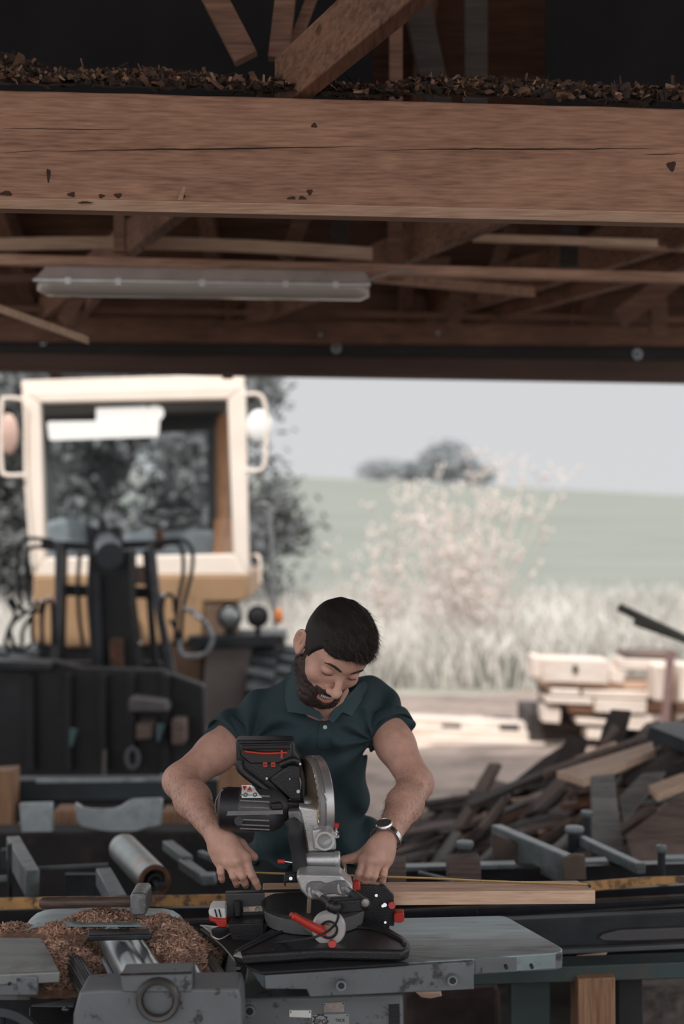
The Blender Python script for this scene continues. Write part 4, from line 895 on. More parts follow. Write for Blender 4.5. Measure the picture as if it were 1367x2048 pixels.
for x, y in ((1011, 1933), (1062, 1932)): bolt(x, y, 4, 2.80, mm=M_DKSTEEL)
YBD = 2.80
b = MB(); b.px([(479, 1998), (806, 1988), (810, 2300), (484, 2300)], YBD, .26); bd = b.build('body_panel', M_PAINTG, pl, bevel=.006)
bolt(499.5, 2020, 12, YBD, bd)
b = MB(); b.px([(777, 2010), (798, 2009), (800, 2120), (778, 2120)], YBD-.004, .01); b.build('slot', M_BLACK, bd)
for pts, m_, nm in (([(578, 2021), (622, 2021), (622, 2036), (578, 2034)], M_WHITE, 'label_plate'), ([(646, 2006), (689, 2004), (688, 2024), (647, 2025)], mat('worn_pinkish_plate', (.36, .31, .29), .5, .4, .35, 60), 'label_plate'), ([(623, 2030), (697, 2028), (700, 2075), (623, 2076)], mat('aluminium_plate', (.36, .38, .385), .4, .6, .1, 20), 'name_plate')):
    b = MB(); b.px(pts, YBD-.003, .004); o = b.build(nm, m_, bd, bevel=.0006)
    if nm == 'name_plate': npl = o
    for x, y in ((pts[0][0]+3, pts[0][1]+3), (pts[1][0]-3, pts[1][1]+3)):
        r = MB(); r.ball(P(x, y, YBD-.003), .0015, 8); r.build('rivet', M_BLACK, o)
def letter_mesh(txt, p, size, m_, parent, nm, rz=0., rx=math.pi/2, ry=0.):
    cu = bpy.data.curves.new(nm, 'FONT'); cu.body = txt; cu.size = size; cu.extrude = .0003; cu.align_x = 'CENTER'; cu.align_y = 'CENTER'
    o = bpy.data.objects.new(nm, cu); COL.objects.link(o); bpy.context.view_layer.update()
    me = bpy.data.meshes.new_from_object(o); bpy.data.objects.remove(o); me.materials.clear(); me.materials.append(m_)
    o = bpy.data.objects.new(nm, me); COL.objects.link(o); o.rotation_euler = (rx, ry, rz); o.parent = parent; o.location = Vector(p)-wloc(parent); return o
letter_mesh('SPG', P(641, 2044, YBD-.0045), .013, M_BLACK, npl, 'lettering'); letter_mesh('TECK', P(680, 2041, YBD-.0045), .008, M_BLACK, npl, 'lettering')
b = MB(); b.ring(P(641, 2043, YBD-.0035), (0, -1, 0), .0135, .0118, .0006, 24)
for i in range(10):
    a = i*math.pi/5; b.box(P(641, 2043, YBD-.0038)+Vector((math.cos(a)*.0143, 0, math.sin(a)*.0143)), (.003, .0006, .003))
b.build('gear_emblem', M_BLACK, npl)
# left table
top([(-40, 1874), (84, 1875), (120, 1943), (-40, 1950)], ZT+.004, .022, 'left_table', mat('dull_table_top', (.27, .285, .28), .45, .45, .2, 8, .05, 60, stretch=(.35, 3, 1), col2=(.10, .08, .07), amt=.5, ascale=9, alo=.55, ahi=.7))
b = MB(); b.px([(-40, 1954), (75, 1952), (76, 1992), (-40, 1994)], 2.70, .10); b.build('left_table_bracket', M_PAINTG, pl, bevel=.004); bolt(20, 1966, 3, 2.70, mm=M_DKSTEEL)
b = MB(); b.px([(-40, 2000), (60, 2000), (60, 2300), (-40, 2300)], 2.82, .1); b.build('dark_side', M_BLKMET, pl)
b = MB(); b.px([(58, 2014), (148, 2012), (148, 2300), (58, 2300)], 2.76, .08); b.build('side_panel', M_PAINTG, pl, bevel=.004); bolt(132, 2026, 12, 2.755)
b = MB(); b.lathe(P(0, 2108, 2.62), (0, -1, 0), [(M(84, 2.62), 0), (M(99, 2.62), .004), (M(99, 2.62), .02), (M(84, 2.62), .024), (M(84, 2.62), 0)], 48); hwm = b.build('hand_wheel', M_DKSTEEL, pl)
b = MB(); b.tube([P(-60, 2108, 2.61), P(80, 2108, 2.61)], .010, 8, 1); b.tube([P(0, 2030, 2.61), P(0, 2190, 2.61)], .010, 8, 1); b.build('spoke', M_DKSTEEL, hwm)
# front casting with the ring
b = MB(); b.px([(158, 1984), (200, 1980), (452, 1978), (476, 1977), (482, 2000), (490, 2300), (138, 2300), (146, 2030)], 2.62, .10); cst = b.build('front_casting', M_PAINTG, pl, bevel=.005)
b = MB(); b.px([(241, 1948), (382, 1944), (384, 1974), (382, 1985), (243, 1985)], 2.615, .06); b.build('bearing_block', M_PAINTG, cst, bevel=.003)
b = MB(); b.poly([P(240, 1947, 2.61), P(383, 1943, 2.61), P(378, 1937, 2.70), P(246, 1941, 2.70)], (0, 0, -.004)); b.build('block_top', M_BLKMET, cst)
M_RING = mat('oily_ring', (.10, .095, .09), .45, .4, .4, 20, col2=(.28, .18, .12), amt=.5, ascale=20, alo=.55, ahi=.65)
b = MB(); cR = P(316, 1999, 2.61); b.lathe(cR, (0, -1, 0), [(M(31, 2.61), -.002), (M(33, 2.61), .008), (M(40, 2.61), .009), (M(44, 2.61), .004), (M(44, 2.61), -.003)], 48); b.build('bearing_ring', M_RING, cst)
b = MB(); b.ring(cR, (0, -1, 0), M(31.5, 2.61), M(30, 2.61), .002); b.build('groove', M_BLACK, cst)
# interior trough and rollers
b = MB(); b.poly([P(60, 1985, 2.68), P(480, 1978, 2.70), P(470, 1850, 3.05), P(60, 1850, 3.05)], (0, 0, -.02)); tr = b.build('trough', M_BLKMET, pl); tr.location.z -= .06
b = MB(); b.px([(120, 1940), (480, 1940), (480, 2100), (120, 2100)], 3.02, .02); b.build('rear_wall', M_BLKMET, pl)
def roller(far, near, Yf, Yn, r, nm, m_, ribs=0):
    a, c = P(*far, Yf), P(*near, Yn); b = MB()
    if ribs:
        prof = []; n = ribs*4; q = (c-a).normalized().to_track_quat('Z', 'Y').to_matrix(); A = []; B_ = []
        for i in range(n):
            t = 2*math.pi*i/n; rad = r*(1 if i % 4 < 2 else .87); v = q@Vector((math.cos(t)*rad, math.sin(t)*rad, 0)); A.append(b.bm.verts.new(a+v)); B_.append(b.bm.verts.new(c+v))
        for i in range(n): b.bm.faces.new((A[i], A[(i+1) % n], B_[(i+1) % n], B_[i]))
        b.bm.faces.new(A[::-1]); b.bm.faces.new(B_)
        return b.build(nm, m_, pl, smooth=False)
    b.cyl(a, c, r, seg=36); return b.build(nm, m_, pl)
M_ROL = mat('polished_roller', (.42, .47, .49), .28, .85, .2, 10, col2=(.12, .10, .09), amt=.4, ascale=18, alo=.58, ahi=.68)
roller((146, 1926), (182, 1986), 2.88, 2.70, .021, 'feed_roller', mat('dull_ribbed_steel', (.12, .13, .135), .4, .7, .2, 14), 22)
roller((206, 1920), (230, 1966), 2.86, 2.72, .005, 'thin_bar', M_STEEL)
c_ = roller((222, 1878), (272, 1962), 2.98, 2.70, .030, 'cutter_head', M_ROL)
b = MB(); b.beam(P(243, 1884, 2.95), P(287, 1956, 2.69), .006, .008); b.build('cutter_knife', M_CHROME, c_)
b = MB(); b.beam(P(252, 1878, 2.97), P(298, 1954, 2.70), .012, .004); b.build('cutter_gib', M_BLKMET, c_)
roller((264, 1876), (314, 1954), 2.97, 2.70, .0185, 'pressure_roller', M_ROL)
roller((364, 1902), (404, 1976), 2.95, 2.70, .0155, 'outfeed_roller', M_ROL)
roller((408, 1900), (462, 1982), 2.93, 2.70, .010, 'spiral_rod', M_RING, 12)
top([(176, 1858), (302, 1856), (303, 1868), (176, 1871)], .855, .012, 'black_cover_plate', M_BLKMET)
# bent sheet guard behind the shavings
prof = [(51, 1858), (55, 1846), (62, 1836), (74, 1826), (90, 1820), (112, 1817), (220, 1815), (329, 1817), (346, 1821), (360, 1830), (368, 1840), (374, 1852)]
b = MB(); R = []
for x, y in prof:
    p = P(x, y, 3.10); q = Vector((p.x, 2.97, p.z)); cc = P(212, 1900, 3.04); dn = (cc-p); dn.y = 0; dn = dn.normalized()*.004
    R.append([b.bm.verts.new(v) for v in (p, q, q+dn, p+dn)])
for i in range(len(R)-1):
    for j in range(4): b.bm.faces.new((R[i][j], R[i][(j+1) % 4], R[i+1][(j+1) % 4], R[i+1][j]))
b.bm.faces.new(R[0]); b.bm.faces.new(R[-1][::-1]); b.build('bent_guard', M_TABLE, pl)

# shavings: mound plus flakes
def hp2(x, y):           # height over the machine
    g = lambda cx, cy, sx, sy, h: h*math.exp(-((x-cx)/sx)**2-((y-cy)/sy)**2)
    z = .755+max(g(-.58, 2.90, .09, .10, .065), g(-.555, 2.98, .05, .06, .07), g(-.50, 3.02, .16, .06, .10), g(-.34, 2.90, .085, .085, .10), g(-.38, 2.99, .10, .06, .095), g(-.33, 2.83, .06, .06, .07), g(-.63, 2.84, .05, .08, .04), g(-.48, 2.72, .05, .03, .03), g(-.35, 2.71, .14, .02, .02))
    return z+.006*noise.noise(Vector((x*30, y*30, 0)))
M_SHAV0 = mat('packed_sawdust', (.22, .125, .085), .95, 0, .35, 60, .8, 160)
M_SHAV1 = mat('brown_shavings', (.42, .255, .185), .8, 0, .4, 30); M_SHAV2 = mat('pale_shavings', (.60, .42, .31), .75, 0, .3, 30)
sh = thing('wood_shavings', 'heap of brown wood shavings and sawdust filling the planing machine', 'shavings', (-.45, 2.9, .8)); sh['kind'] = 'stuff'
V, Fc = grid([-.628+.008*i for i in range(49)], [2.745+.008*i for i in range(43)], hp2)
raw_mesh('sawdust_bed', V, Fc, M_SHAV0, sh)
def pos2(lo=.012):
    def f(r):
        while True:
            x = r.uniform(-.62, -.25); y = r.uniform(2.745, 3.07); z = hp2(x, y)
            if z > .755+lo: return (x, y, z+r.uniform(-.001, .006))
    return f
flakes('brown_flakes', 15000, pos2(), .0034, .0013, M_SHAV1, sh, 11); flakes('pale_flakes', 5000, pos2(.02), .0036, .0011, M_SHAV2, sh, 12)
s2 = thing('wood_shavings', 'small brown pile of shavings on the left machine table', 'shavings', (-.65, 2.95, ZT)); s2['kind'] = 'stuff'
def hs(x, y): return ZT-.004+.022*math.exp(-((x+.595)/.04)**2-((y-2.98)/.035)**2)+.018*math.exp(-((x+.69)/.04)**2-((y-2.99)/.03)**2)+.003*noise.noise(Vector((x*40, y*40, 1)))
V, Fc = grid([-.76+.008*i for i in range(30)], [2.90+.008*i for i in range(20)], hs); raw_mesh('sawdust_bed', V, Fc, M_SHAV0, s2)
def pos3(r):
    while True:
        x = r.uniform(-.76, -.53); y = r.uniform(2.91, 3.05); z = hs(x, y)
        if z > ZT+.003: return (x, y, z+r.uniform(-.001, .004))
flakes('brown_flakes', 1800, pos3, .0034, .0013, M_SHAV1, s2, 13)

# hammer lying on the shavings
hm = thing('hammer', 'hammer with a dark wooden handle and worn steel head on the shavings', 'hammer', tuple(P(180, 1805, 2.99)))
a, c = P(82, 1806, 3.0), P(268, 1803, 2.985); b = MB(); pts = [a.lerp(c, t) for t in (0, .02, .3, .7, 1)]
b.tube(pts, [.009, .0125, .0125, .011, .0105, .010], 14, 4); b.build('handle', wood('hammer_handle_wood', (.04, .025, .02), (.13, .08, .06), 'X', 2, .5), hm)
b = MB(); b.px([(260, 1790), (266, 1786), (286, 1786), (292, 1791), (293, 1826), (288, 1831), (264, 1832), (259, 1826)], 2.955, .085)
b.build('hammer_head', mat('worn_hammer_steel', (.24, .25, .26), .45, .7, .25, 25, .2, 90, col2=(.10, .08, .07), amt=.6, ascale=30, alo=.5, ahi=.6), hm, bevel=.005)
# black sheet the saw stands on, left part
top([(398, 1856), (560, 1850), (640, 1900), (820, 1925), (520, 1944), (500, 1936)], ZT+.008, .006, 'black_table_sheet', mat('matt_black_sheet', (.012, .012, .014), .6, 0, .2, 30))
edgeb = MB(); edgeb.tube([T(430, 1880, ZT+.010), T(446, 1893, ZT+.010), T(470, 1922, ZT+.01)], .0015, 6, 2); edgeb.build('sheet_rim', M_STEEL, pl)
b = MB(); b.px([(1240, 1975), (1440, 1965), (1440, 2100), (1240, 2100)], 4.5, .5); tag(b.build('gravel_heap', mat('grey_gravel', (.12, .10, .09), .95, 0, .5, 30, .8, 60)), 'grey gravel heap low at the right corner behind the posts', 'gravel')
b = MB(); b.px([(812, 1990), (1000, 1978), (1010, 2300), (815, 2300)], 3.9, .4); tag(b.build('timber_block', mat('dark_brown_block', (.06, .042, .036), .9, 0, .5, 10, .4, 30), bevel=.02), 'big dark brown block under the right machine table', 'block')
b = MB(); b.px([(830, 1985), (880, 1984), (884, 1993), (860, 1998), (842, 1996)], 3.3, .03); tag(b.build('offcut_board', W_BATL, bevel=.003), 'small pale chip of wood just under the front table bracket', 'board')
# ------------------------------------------------------------------ sliding mitre saw seen from the back
sw = thing('mitre_saw', 'black and silver sliding mitre saw with red levers standing on the planing machine', 'mitre saw', (-.07, 2.9, ZT+.01))
def part(nm, m_, par=None, bev=.0015, **k):
    """collects a shape through a callback"""
def pxp(pts, Y, d, nm, m_, par=None, bev=.002, ang=40):
    b = MB(); b.px(pts, Y, d); return b.build(nm, m_, par or sw, bevel=bev, angle=ang)
ZB = ZT+.010
# spread base with feet
b = MB(); Q = [T(466, 1923, ZB), T(560, 1866, ZB), T(750, 1860, ZB), T(806, 1892, ZB), T(819, 1905, ZB), T(817, 1918, ZB), T(806, 1924, ZB), T(640, 1921, ZB), T(480, 1932, ZB)]
b.poly(Q, (0, 0, .022)); base = b.build('base', M_BLACK, sw, bevel=.006)
b = MB(); b.tube([p+Vector((0, 0, .023)) for p in (T(480, 1925, ZB), T(560, 1888, ZB), T(640, 1878, ZB), T(740, 1880, ZB), T(795, 1900, ZB), T(808, 1912, ZB))], .0045, 8, 4); b.build('base_rib', M_BLACK, base)
b = MB(); b.poly([T(466, 1912, ZB+.026), T(480, 1903, ZB+.026), T(484, 1916, ZB+.026)], (0, 0, .001)); b.build('pale_corner_label', mat('pale_label', (.40, .42, .42), .5), base, bevel=0)
for x, y in ((545, 1900), (660, 1909), (632, 1812+30), (470, 1903)):
    b = MB(); b.cyl(T(x, y, ZB+.022), T(x, y, ZB+.022)+Vector((0, -.002, .002)), .0022, seg=10); b.build('screw', M_CHROME, base)
# turntable
ct = P(628, 1842, 2.95); rT = .105
b = MB(); b.lathe((ct.x, 2.945, ZB+.02), (0, 0, 1), [(.001, .034), (rT-.004, .034), (rT, .030), (rT-.004, .004), (rT-.02, -.004), (.001, -.004)], 64); tt = b.build('turntable', M_ALUD, sw)
b = MB(); b.lathe((ct.x, 2.945, ZB+.02), (0, 0, 1), [(rT-.002, .034), (rT+.004, .036), (rT+.004, .042), (rT-.03, .044), (.001, .044)], 64); b.build('turntable_top', M_BLACK, tt)
# fence: left low part and right tall part, centre posts
pxp([(450, 1786), (604, 1782), (604, 1835), (450, 1838)], 3.015, .02, 'fence_left', M_BLACK)
pxp([(452, 1787), (529, 1786), (530, 1838), (452, 1840)], 2.965, .004, 'smoked_guard', mat('smoked_plastic', (.05, .05, .055), .25, 0, .2, 20))
pxp([(418, 1838), (560, 1834), (560, 1846), (418, 1850)], 2.955, .06, 'support_arm', M_BLACK)
pxp([(455, 1849), (526, 1846), (530, 1905), (470, 1908)], 2.90, .10, 'base_side', M_BLACK)
pxp([(700, 1776), (716, 1771), (769, 1771), (787, 1790), (788, 1852), (784, 1852), (783, 1888), (704, 1890)], 2.985, .012, 'fence_right', M_BLACK)
pxp([(640, 1790), (705, 1788), (705, 1840), (640, 1845)], 3.0, .014, 'fence_bridge', M_BLACK)
pxp([(778, 1852), (784, 1852), (784, 1876), (779, 1876)], 2.98, .004, 'fence_edge', M_ALU, bev=0)
for x, y, r in ((752, 1791, 3), (563, 1806, 3), (572, 1815, 2), (765, 1812, 3), (770, 1845, 2.5), (447, 1884, 2.5), (659, 1780, 4)):
    b = MB(); Ys = 2.965 if x > 700 else 3.0; 
    if x == 659: Ys = 2.86
    b.cyl(P(x, y, Ys), P(x, y, Ys+.03), M(r, 2.95), seg=12); b.build('screw', M_CHROME, sw)
b = MB(); b.cyl(P(769, 1810, 2.975), P(769, 1810, 2.985), M(4, 2.97), seg=16); b.build('bright_screw', M_CHROME, sw)
# rubber roller and pale blocks behind smoked guard
b = MB(); b.cyl(P(475, 1830, 2.955), P(475, 1806, 2.955), M(9, 2.95), seg=24); b.cyl(P(475, 1806, 2.955), P(475, 1802, 2.955), M(8, 2.95), seg=24); b.build('fence_knob', M_BLACK, sw)
pxp([(486, 1815), (525, 1813), (525, 1823), (486, 1824)], 2.953, .01, 'spirit_level', mat('level_body', (.45, .37, .30), .5), bev=.001)
for x in (492, 514):
    b = MB(); b.ring(P(x, 1818, 2.952), (0, -1, 0), M(4.5, 2.95), M(3, 2.95), .003, 16); b.build('level_ring', M_CHROME, sw)
# clamps
pxp([(416, 1822), (422, 1817), (450, 1817), (452, 1838), (426, 1836), (418, 1832)], 2.93, .06, 'left_clamp_top', mat('white_clamp_top', (.62, .62, .61), .45), bev=.003)
for x in (428, 436): pxp([(x, 1819), (x+3, 1819), (x+7, 1834), (x+4, 1834)], 2.928, .004, 'clamp_groove', M_BLACK, bev=0)
pxp([(417, 1832), (428, 1838), (452, 1839), (455, 1852), (452, 1855), (436, 1855), (430, 1846), (419, 1842)], 2.925, .06, 'left_clamp', M_RED, bev=.002)
b = MB(); b.tube([P(400, 1851, 2.93), P(418, 1856, 2.92), P(424, 1872, 2.90), P(440, 1878, 2.90), P(462, 1866, 2.92)], .0016, 6, 5); b.build('wire_hook', M_ALU, sw)
pxp([(400, 1850), (438, 1853), (424, 1858), (420, 1866)], 2.925, .003, 'small_bracket', M_ALU, bev=.0005)
b = MB(); b.cyl(P(783, 1811, 2.96), P(783, 1811, 2.99), M(7.5, 2.96), seg=20); b.build('red_knob', M_RED, sw, bevel=.001)
pxp([(787, 1830), (792, 1826), (806, 1825), (808, 1828), (808, 1842), (801, 1846), (787, 1845)], 2.97, .03, 'right_clamp', M_RED, bev=.002)
pxp([(704, 1768), (708, 1763), (719, 1763), (721, 1781), (705, 1783)], 2.965, .02, 'red_stop', M_RED, bev=.003)
# bevel disc with red lever, in front
cd = P(657, 1859, 2.80); rd = M(34, 2.8)
b = MB(); b.lathe(cd, (0, -1, 0), [(.001, -.004), (rd*.42, -.004), (rd*.45, .001), (rd*.93, .001), (rd, -.003), (rd, -.018), (rd*.6, -.03), (.001, -.03)], 48); disc = b.build('bevel_scale_disc', mat('pale_scale_disc', (.50, .50, .49), .4, .3, .08, 30), sw)
b = MB(); b.ring(cd, (0, -1, 0), rd*.56, rd*.42, .003, 32); b.build('dark_ring', M_BLKMET, disc)
b = MB(); b.ring(cd+Vector((-.004, -.003, .002)), (0, -1, 0), rd*.30, rd*.17, .006, 24); b.build('brass_nut', mat('brass', (.42, .30, .17), .35, .8), disc)
b = MB(); b.cyl(cd+Vector((-.004, -.011, .002)), cd+Vector((-.004, 0, .002)), rd*.17, seg=16); b.build('bolt', M_STEEL, disc)
b = MB(); b.cyl(P(664, 1889, 2.77), P(664, 1887, 2.80), M(8, 2.78), M(8.5, 2.78), 20); b.build('red_knob', M_RED, disc, bevel=.001)
b = MB(); pa, pb_ = P(580, 1828, 2.765), P(648, 1866, 2.775); b.tube([pa, pa.lerp(pb_, .1), pa.lerp(pb_, .5), pb_], [.0045, .0075, .0085, .0095], 14, 5); lv = b.build('locking_lever', M_RED, disc)
pxp([(636, 1852), (650, 1858), (654, 1872), (642, 1874), (628, 1866)], 2.772, .02, 'lever_hub', M_RED, disc, .003)
pxp([(606, 1835), (640, 1838), (640, 1880), (628, 1878), (606, 1860)], 2.84, .04, 'neck_casting', M_ALUD, bev=.004)
pxp([(614, 1800), (622, 1798), (620, 1840), (612, 1842)], 2.86, .02, 'brass_strip', mat('dull_brass', (.22, .16, .11), .5, .4), bev=.001)
b = MB(); b.box(P(600, 1874, 2.855), (.012, .006, .004)); b.build('pointer', M_CHROME, sw)
# slide carriage with two rails
car = pxp([(592, 1754), (598, 1748), (680, 1750), (684, 1754), (702, 1771), (706, 1787), (694, 1795), (652, 1797), (640, 1800), (618, 1800), (600, 1780)], 2.86, .07, 'slide_carriage', M_ALU, bev=.004)
pxp([(612, 1770), (622, 1764), (640, 1764), (652, 1768), (672, 1762), (690, 1762), (700, 1774), (700, 1788), (686, 1792), (668, 1788), (650, 1790), (634, 1798), (620, 1796), (612, 1784)], 2.852, .012, 'carriage_plate', M_ALUD, car, .002)
ends = []
for (x, y), (x2, y2), r in (((627, 1781), (672, 1818), 7.5), ((686, 1774), (730, 1806), 7.5)):
    a, c = P(x, y, 2.86), P(x2, y2, 2.70); b = MB(); b.cyl(a+Vector((0, .22, .0)), a, M(r, 2.86), seg=20); b.cyl(a, c, M(r, 2.86)*.96, seg=24); b.build('slide_rail', M_CHROME, sw)
    b = MB(); b.ring(a+Vector((0, 0, 0)), (c-a).normalized(), M(14, 2.86), M(8, 2.86), .006, 32); b.build('rail_collar', M_ALU, car)
    d = (c-a); b = MB(); b.cyl(a+d*.45, c, M(8.3, 2.8), seg=24); b.build('rail_sleeve', M_BLKMET, sw); ends.append(c)
b = MB(); R_ = M(12, 2.7); a, c = P(664, 1812, 2.72), P(726, 1808, 2.715); b.beam(a, c, .024, .024); b.ball(a, .013, 16); b.ball(c, .0135, 16); b.build('rail_end_cap', M_BLACK, sw, bevel=.003)
b = MB(); b.ball(P(671, 1816, 2.695), (.012, .010, .012), 16); b.build('cable_boot', M_BLACK, sw)
b = MB(); b.tube([P(672, 1818, 2.69), P(676, 1832, 2.69), P(670, 1848, 2.70), P(655, 1862, 2.745), P(630, 1874, 2.75), P(600, 1880, 2.77), P(565, 1884, 2.80), P(530, 1890, 2.80)], .0026, 8, 6); b.build('power_cable', M_RUBBER, sw)
# pivot block, barrel and ring
b = MB(); b.cyl(P(604, 1720, 2.95), P(676, 1719, 2.95), M(15, 2.95), seg=32); b.build('pivot_barrel', M_ALU, sw)
b = MB(); b.lathe(P(668, 1719, 2.95), (1, 0, 0), [(M(9, 2.95), 0), (M(17, 2.95), 0), (M(17, 2.95), M(9, 2.95)), (M(14, 2.95), M(12, 2.95)), (M(9, 2.95), M(12, 2.95)), (M(9, 2.95), 0)], 32); b.build('pivot_ring', M_ALU, sw)
pxp([(670, 1735), (680, 1735), (680, 1760), (672, 1760)], 2.93, .03, 'pivot_lug', M_ALU, bev=.002)
pxp([(610, 1735), (668, 1735), (670, 1752), (606, 1752)], 2.92, .06, 'pivot_yoke', M_ALUD, bev=.003)
for x in (614, 626, 642, 652, 660):
    b = MB(); b.cyl(P(x, 1742, 2.915), P(x, 1750, 2.915), .0035 if x < 650 else .005, seg=10); b.build('spring_pin', M_STEEL if x != 642 else M_BLACK, sw)
b = MB(); b.box(P(645, 1743, 2.91), (.010, .006, .012)); b.build('dark_catch', M_BLACK, sw)
b = MB(); b.cyl(P(555, 1723, 2.93), P(569, 1723, 2.93), M(4.5, 2.93), seg=16); b.build('red_tip', M_RED, sw, bevel=.0008)
b = MB(); b.cyl(P(569, 1723, 2.93), P(584, 1725, 2.93), M(2.6, 2.93), seg=12); b.build('stop_bolt', M_CHROME, sw)
pxp([(568, 1750), (590, 1746), (593, 1764), (572, 1764), (570, 1776), (566, 1764)], 2.91, .02, 'side_bracket', M_BLKMET, bev=.002)
b = MB(); b.cyl(P(581, 1757, 2.90), P(581, 1757, 2.92), M(3.5, 2.9), seg=12); b.build('screw', M_CHROME, sw)
# black arm cover and arm casting
b = MB(); b.tube([P(578, 1640, 2.93), P(588, 1660, 2.925), P(596, 1700, 2.93), P(600, 1745, 2.93)], [M(12, 2.9), M(16, 2.9), M(15, 2.9), M(13, 2.9)], 20, 5); b.build('arm_cover', M_RUBBER, sw)
b = MB(); b.px([(572, 1640), (590, 1634), (606, 1650), (612, 1700), (612, 1738), (588, 1738), (578, 1690)], 2.94, .05); b.build('arm', M_BLACK, sw, bevel=.006)
pxp([(596, 1612), (636, 1618), (640, 1650), (662, 1660), (668, 1700), (614, 1706), (606, 1660)], 2.95, .04, 'arm_casting', M_ALU, bev=.005)
pxp([(575, 1622), (600, 1620), (606, 1650), (578, 1646)], 2.945, .03, 'arm_head', M_ALUD, bev=.004)
# dust port
pd = P(649, 1681, 2.88); b = MB(); R_ = M(19, 2.88); b.lathe(pd, (0, -1, 0), [(R_*.78, -.03), (R_*.78, .006), (R_, .006), (R_, -.004), (R_*.95, -.006), (R_*.95, -.05)], 40); b.build('dust_port', M_ALU, sw)
b = MB(); b.cyl(pd+Vector((0, .025, 0)), pd+Vector((0, .027, 0)), R_*.9, seg=32); b.build('port_inside', M_BLACK, sw)
pxp([(624, 1660), (640, 1656), (668, 1670), (672, 1700), (626, 1700)], 2.905, .05, 'port_block', M_ALU, bev=.004)
b = MB(); b.cyl(P(672, 1656, 2.95), P(672, 1646, 2.95), M(5, 2.95), M(6, 2.95), 20); b.build('red_tip', M_RED, sw, bevel=.001)
b = MB(); b.cyl(P(671, 1672, 2.95), P(672, 1656, 2.95), M(3, 2.95), seg=12); b.ring(P(671, 1666, 2.95), (0, 0, 1), M(7, 2.95), M(3, 2.95), .004, 16); b.ring(P(670, 1672, 2.95), (0, 0, 1), M(8, 2.95), M(3, 2.95), .004, 16); b.build('depth_stop', M_CHROME, sw)
pxp([(662, 1672), (678, 1671), (678, 1676), (662, 1678)], 2.945, .015, 'stop_lug', M_ALU, bev=.001)
# blade and guard
cg = P(617, 1608, 3.03); ax = Vector((math.cos(math.radians(17)), math.sin(math.radians(17)), 0)); rg = .102
q = Matrix((Vector((-ax.y, ax.x, 0)), Vector((0, 0, 1)), ax)).transposed()
if q.determinant() < 0: q = Matrix((Vector((ax.y, -ax.x, 0)), Vector((0, 0, 1)), ax)).transposed()
w = .030
b = MB(); b.lathe(cg-ax*w*.2, ax, [(.035, .001), (rg*.93, 0), (rg, .004), (rg, w*.42), (rg*.985, w*.46), (rg*.985, w*.5)], 64, ref=q); b.build('blade_guard', mat('dull_guard', (.22, .21, .205), .5, .5, .2, 10), sw, angle=30)
b = MB(); b.lathe(cg-ax*w*.2, ax, [(rg*.98, w*.5), (rg*1.0, w*.54), (rg*.998, w*1.08), (rg*.97, w*1.15), (rg*.5, w*1.2), (.001, w*1.2)], 64, ref=q); b.build('moving_guard', M_GUARD, sw, angle=30)
n = 96; A = []
b = MB(); bc = cg-ax*.006
for i in range(n):
    t = 2*math.pi*i/n; rad = .098*(1 if i % 2 else .965); A.append(bc+q@Vector((math.cos(t)*rad, math.sin(t)*rad, 0)))
b.poly(A, ax*.002); b.build('saw_blade', mat('gold_saw_blade', (.62, .50, .36), .3, .9), sw, smooth=False)
b = MB(); b.lathe(bc-ax*.004, ax, [(.001, -.004), (.018, -.004), (.020, 0), (.020, .004), (.001, .004)], 24, ref=q); b.build('blade_flange', M_STEEL, sw)
b = MB(); b.tube([P(648, 1586, 2.94), P(652, 1596, 2.94), P(652, 1606, 2.94)], .002, 8, 4); b.build('guard_tab', M_ALU, sw)
# handle housing
YH2 = 3.02
hs_ = pxp([(471, 1482), (474, 1480), (583, 1480), (588, 1486), (590, 1503), (600, 1518), (604, 1535), (611, 1560), (612, 1605), (606, 1616), (577, 1616), (562, 1603), (486, 1550), (476, 1540), (472, 1515)], YH2, .06, 'handle_housing', M_BLACK, bev=.006)
M_BLK2 = mat('glossy_black_plastic', (.012, .012, .014), .25, 0, .2, 20)
pxp([(477, 1487), (582, 1485), (585, 1515), (566, 1527), (500, 1528), (480, 1512)], YH2-.003, .01, 'handle_recess', M_BLK2, hs_, .003)
b = MB(); b.tube([P(484, 1495, YH2-.008), P(530, 1494, YH2-.010), P(580, 1494, YH2-.008)], M(5, YH2), 12, 4); b.build('handle_bar', M_RUBBER, hs_)
b = MB(); b.tube([P(489, 1503, YH2-.010), P(530, 1507, YH2-.010), P(574, 1505, YH2-.010)], M(2.5, YH2), 10, 4); trg = b.build('trigger', M_RED, hs_)
b = MB(); b.px([(561, 1500), (565, 1500), (565, 1517), (561, 1517)], YH2-.014, .004); b.build('trigger_lock', M_RED, hs_)
for x in (530, 546):
    b = MB(); b.px([(x-5, 1525), (x+4, 1524), (x+5, 1534), (x-4, 1535)], YH2-.008, .008); k = b.build('red_button', M_RED, hs_, bevel=.001)
    b = MB(); b.px([(x-3, 1529), (x+3, 1528), (x+3, 1530), (x-3, 1531)], YH2-.0085, .001); b.build('button_mark', M_BLACK, k)
b = MB(); b.tube([P(479, 1520, YH2-.006), P(482, 1540, YH2-.008), P(520, 1570, YH2-.010), P(560, 1600, YH2-.008), P(580, 1612, YH2-.004)], M(8, YH2), 12, 5); b.build('handle_brace', M_BLACK, hs_)
b = MB(); b.tube([P(560, 1530, YH2-.004), P(585, 1520, YH2-.006), P(598, 1526, YH2-.004)], M(7, YH2), 12, 5); b.build('handle_brace', M_BLACK, hs_)
pxp([(534, 1560), (576, 1528), (600, 1530), (606, 1606), (585, 1608)], YH2-.006, .02, 'side_cover', M_BLACK, hs_, .006)
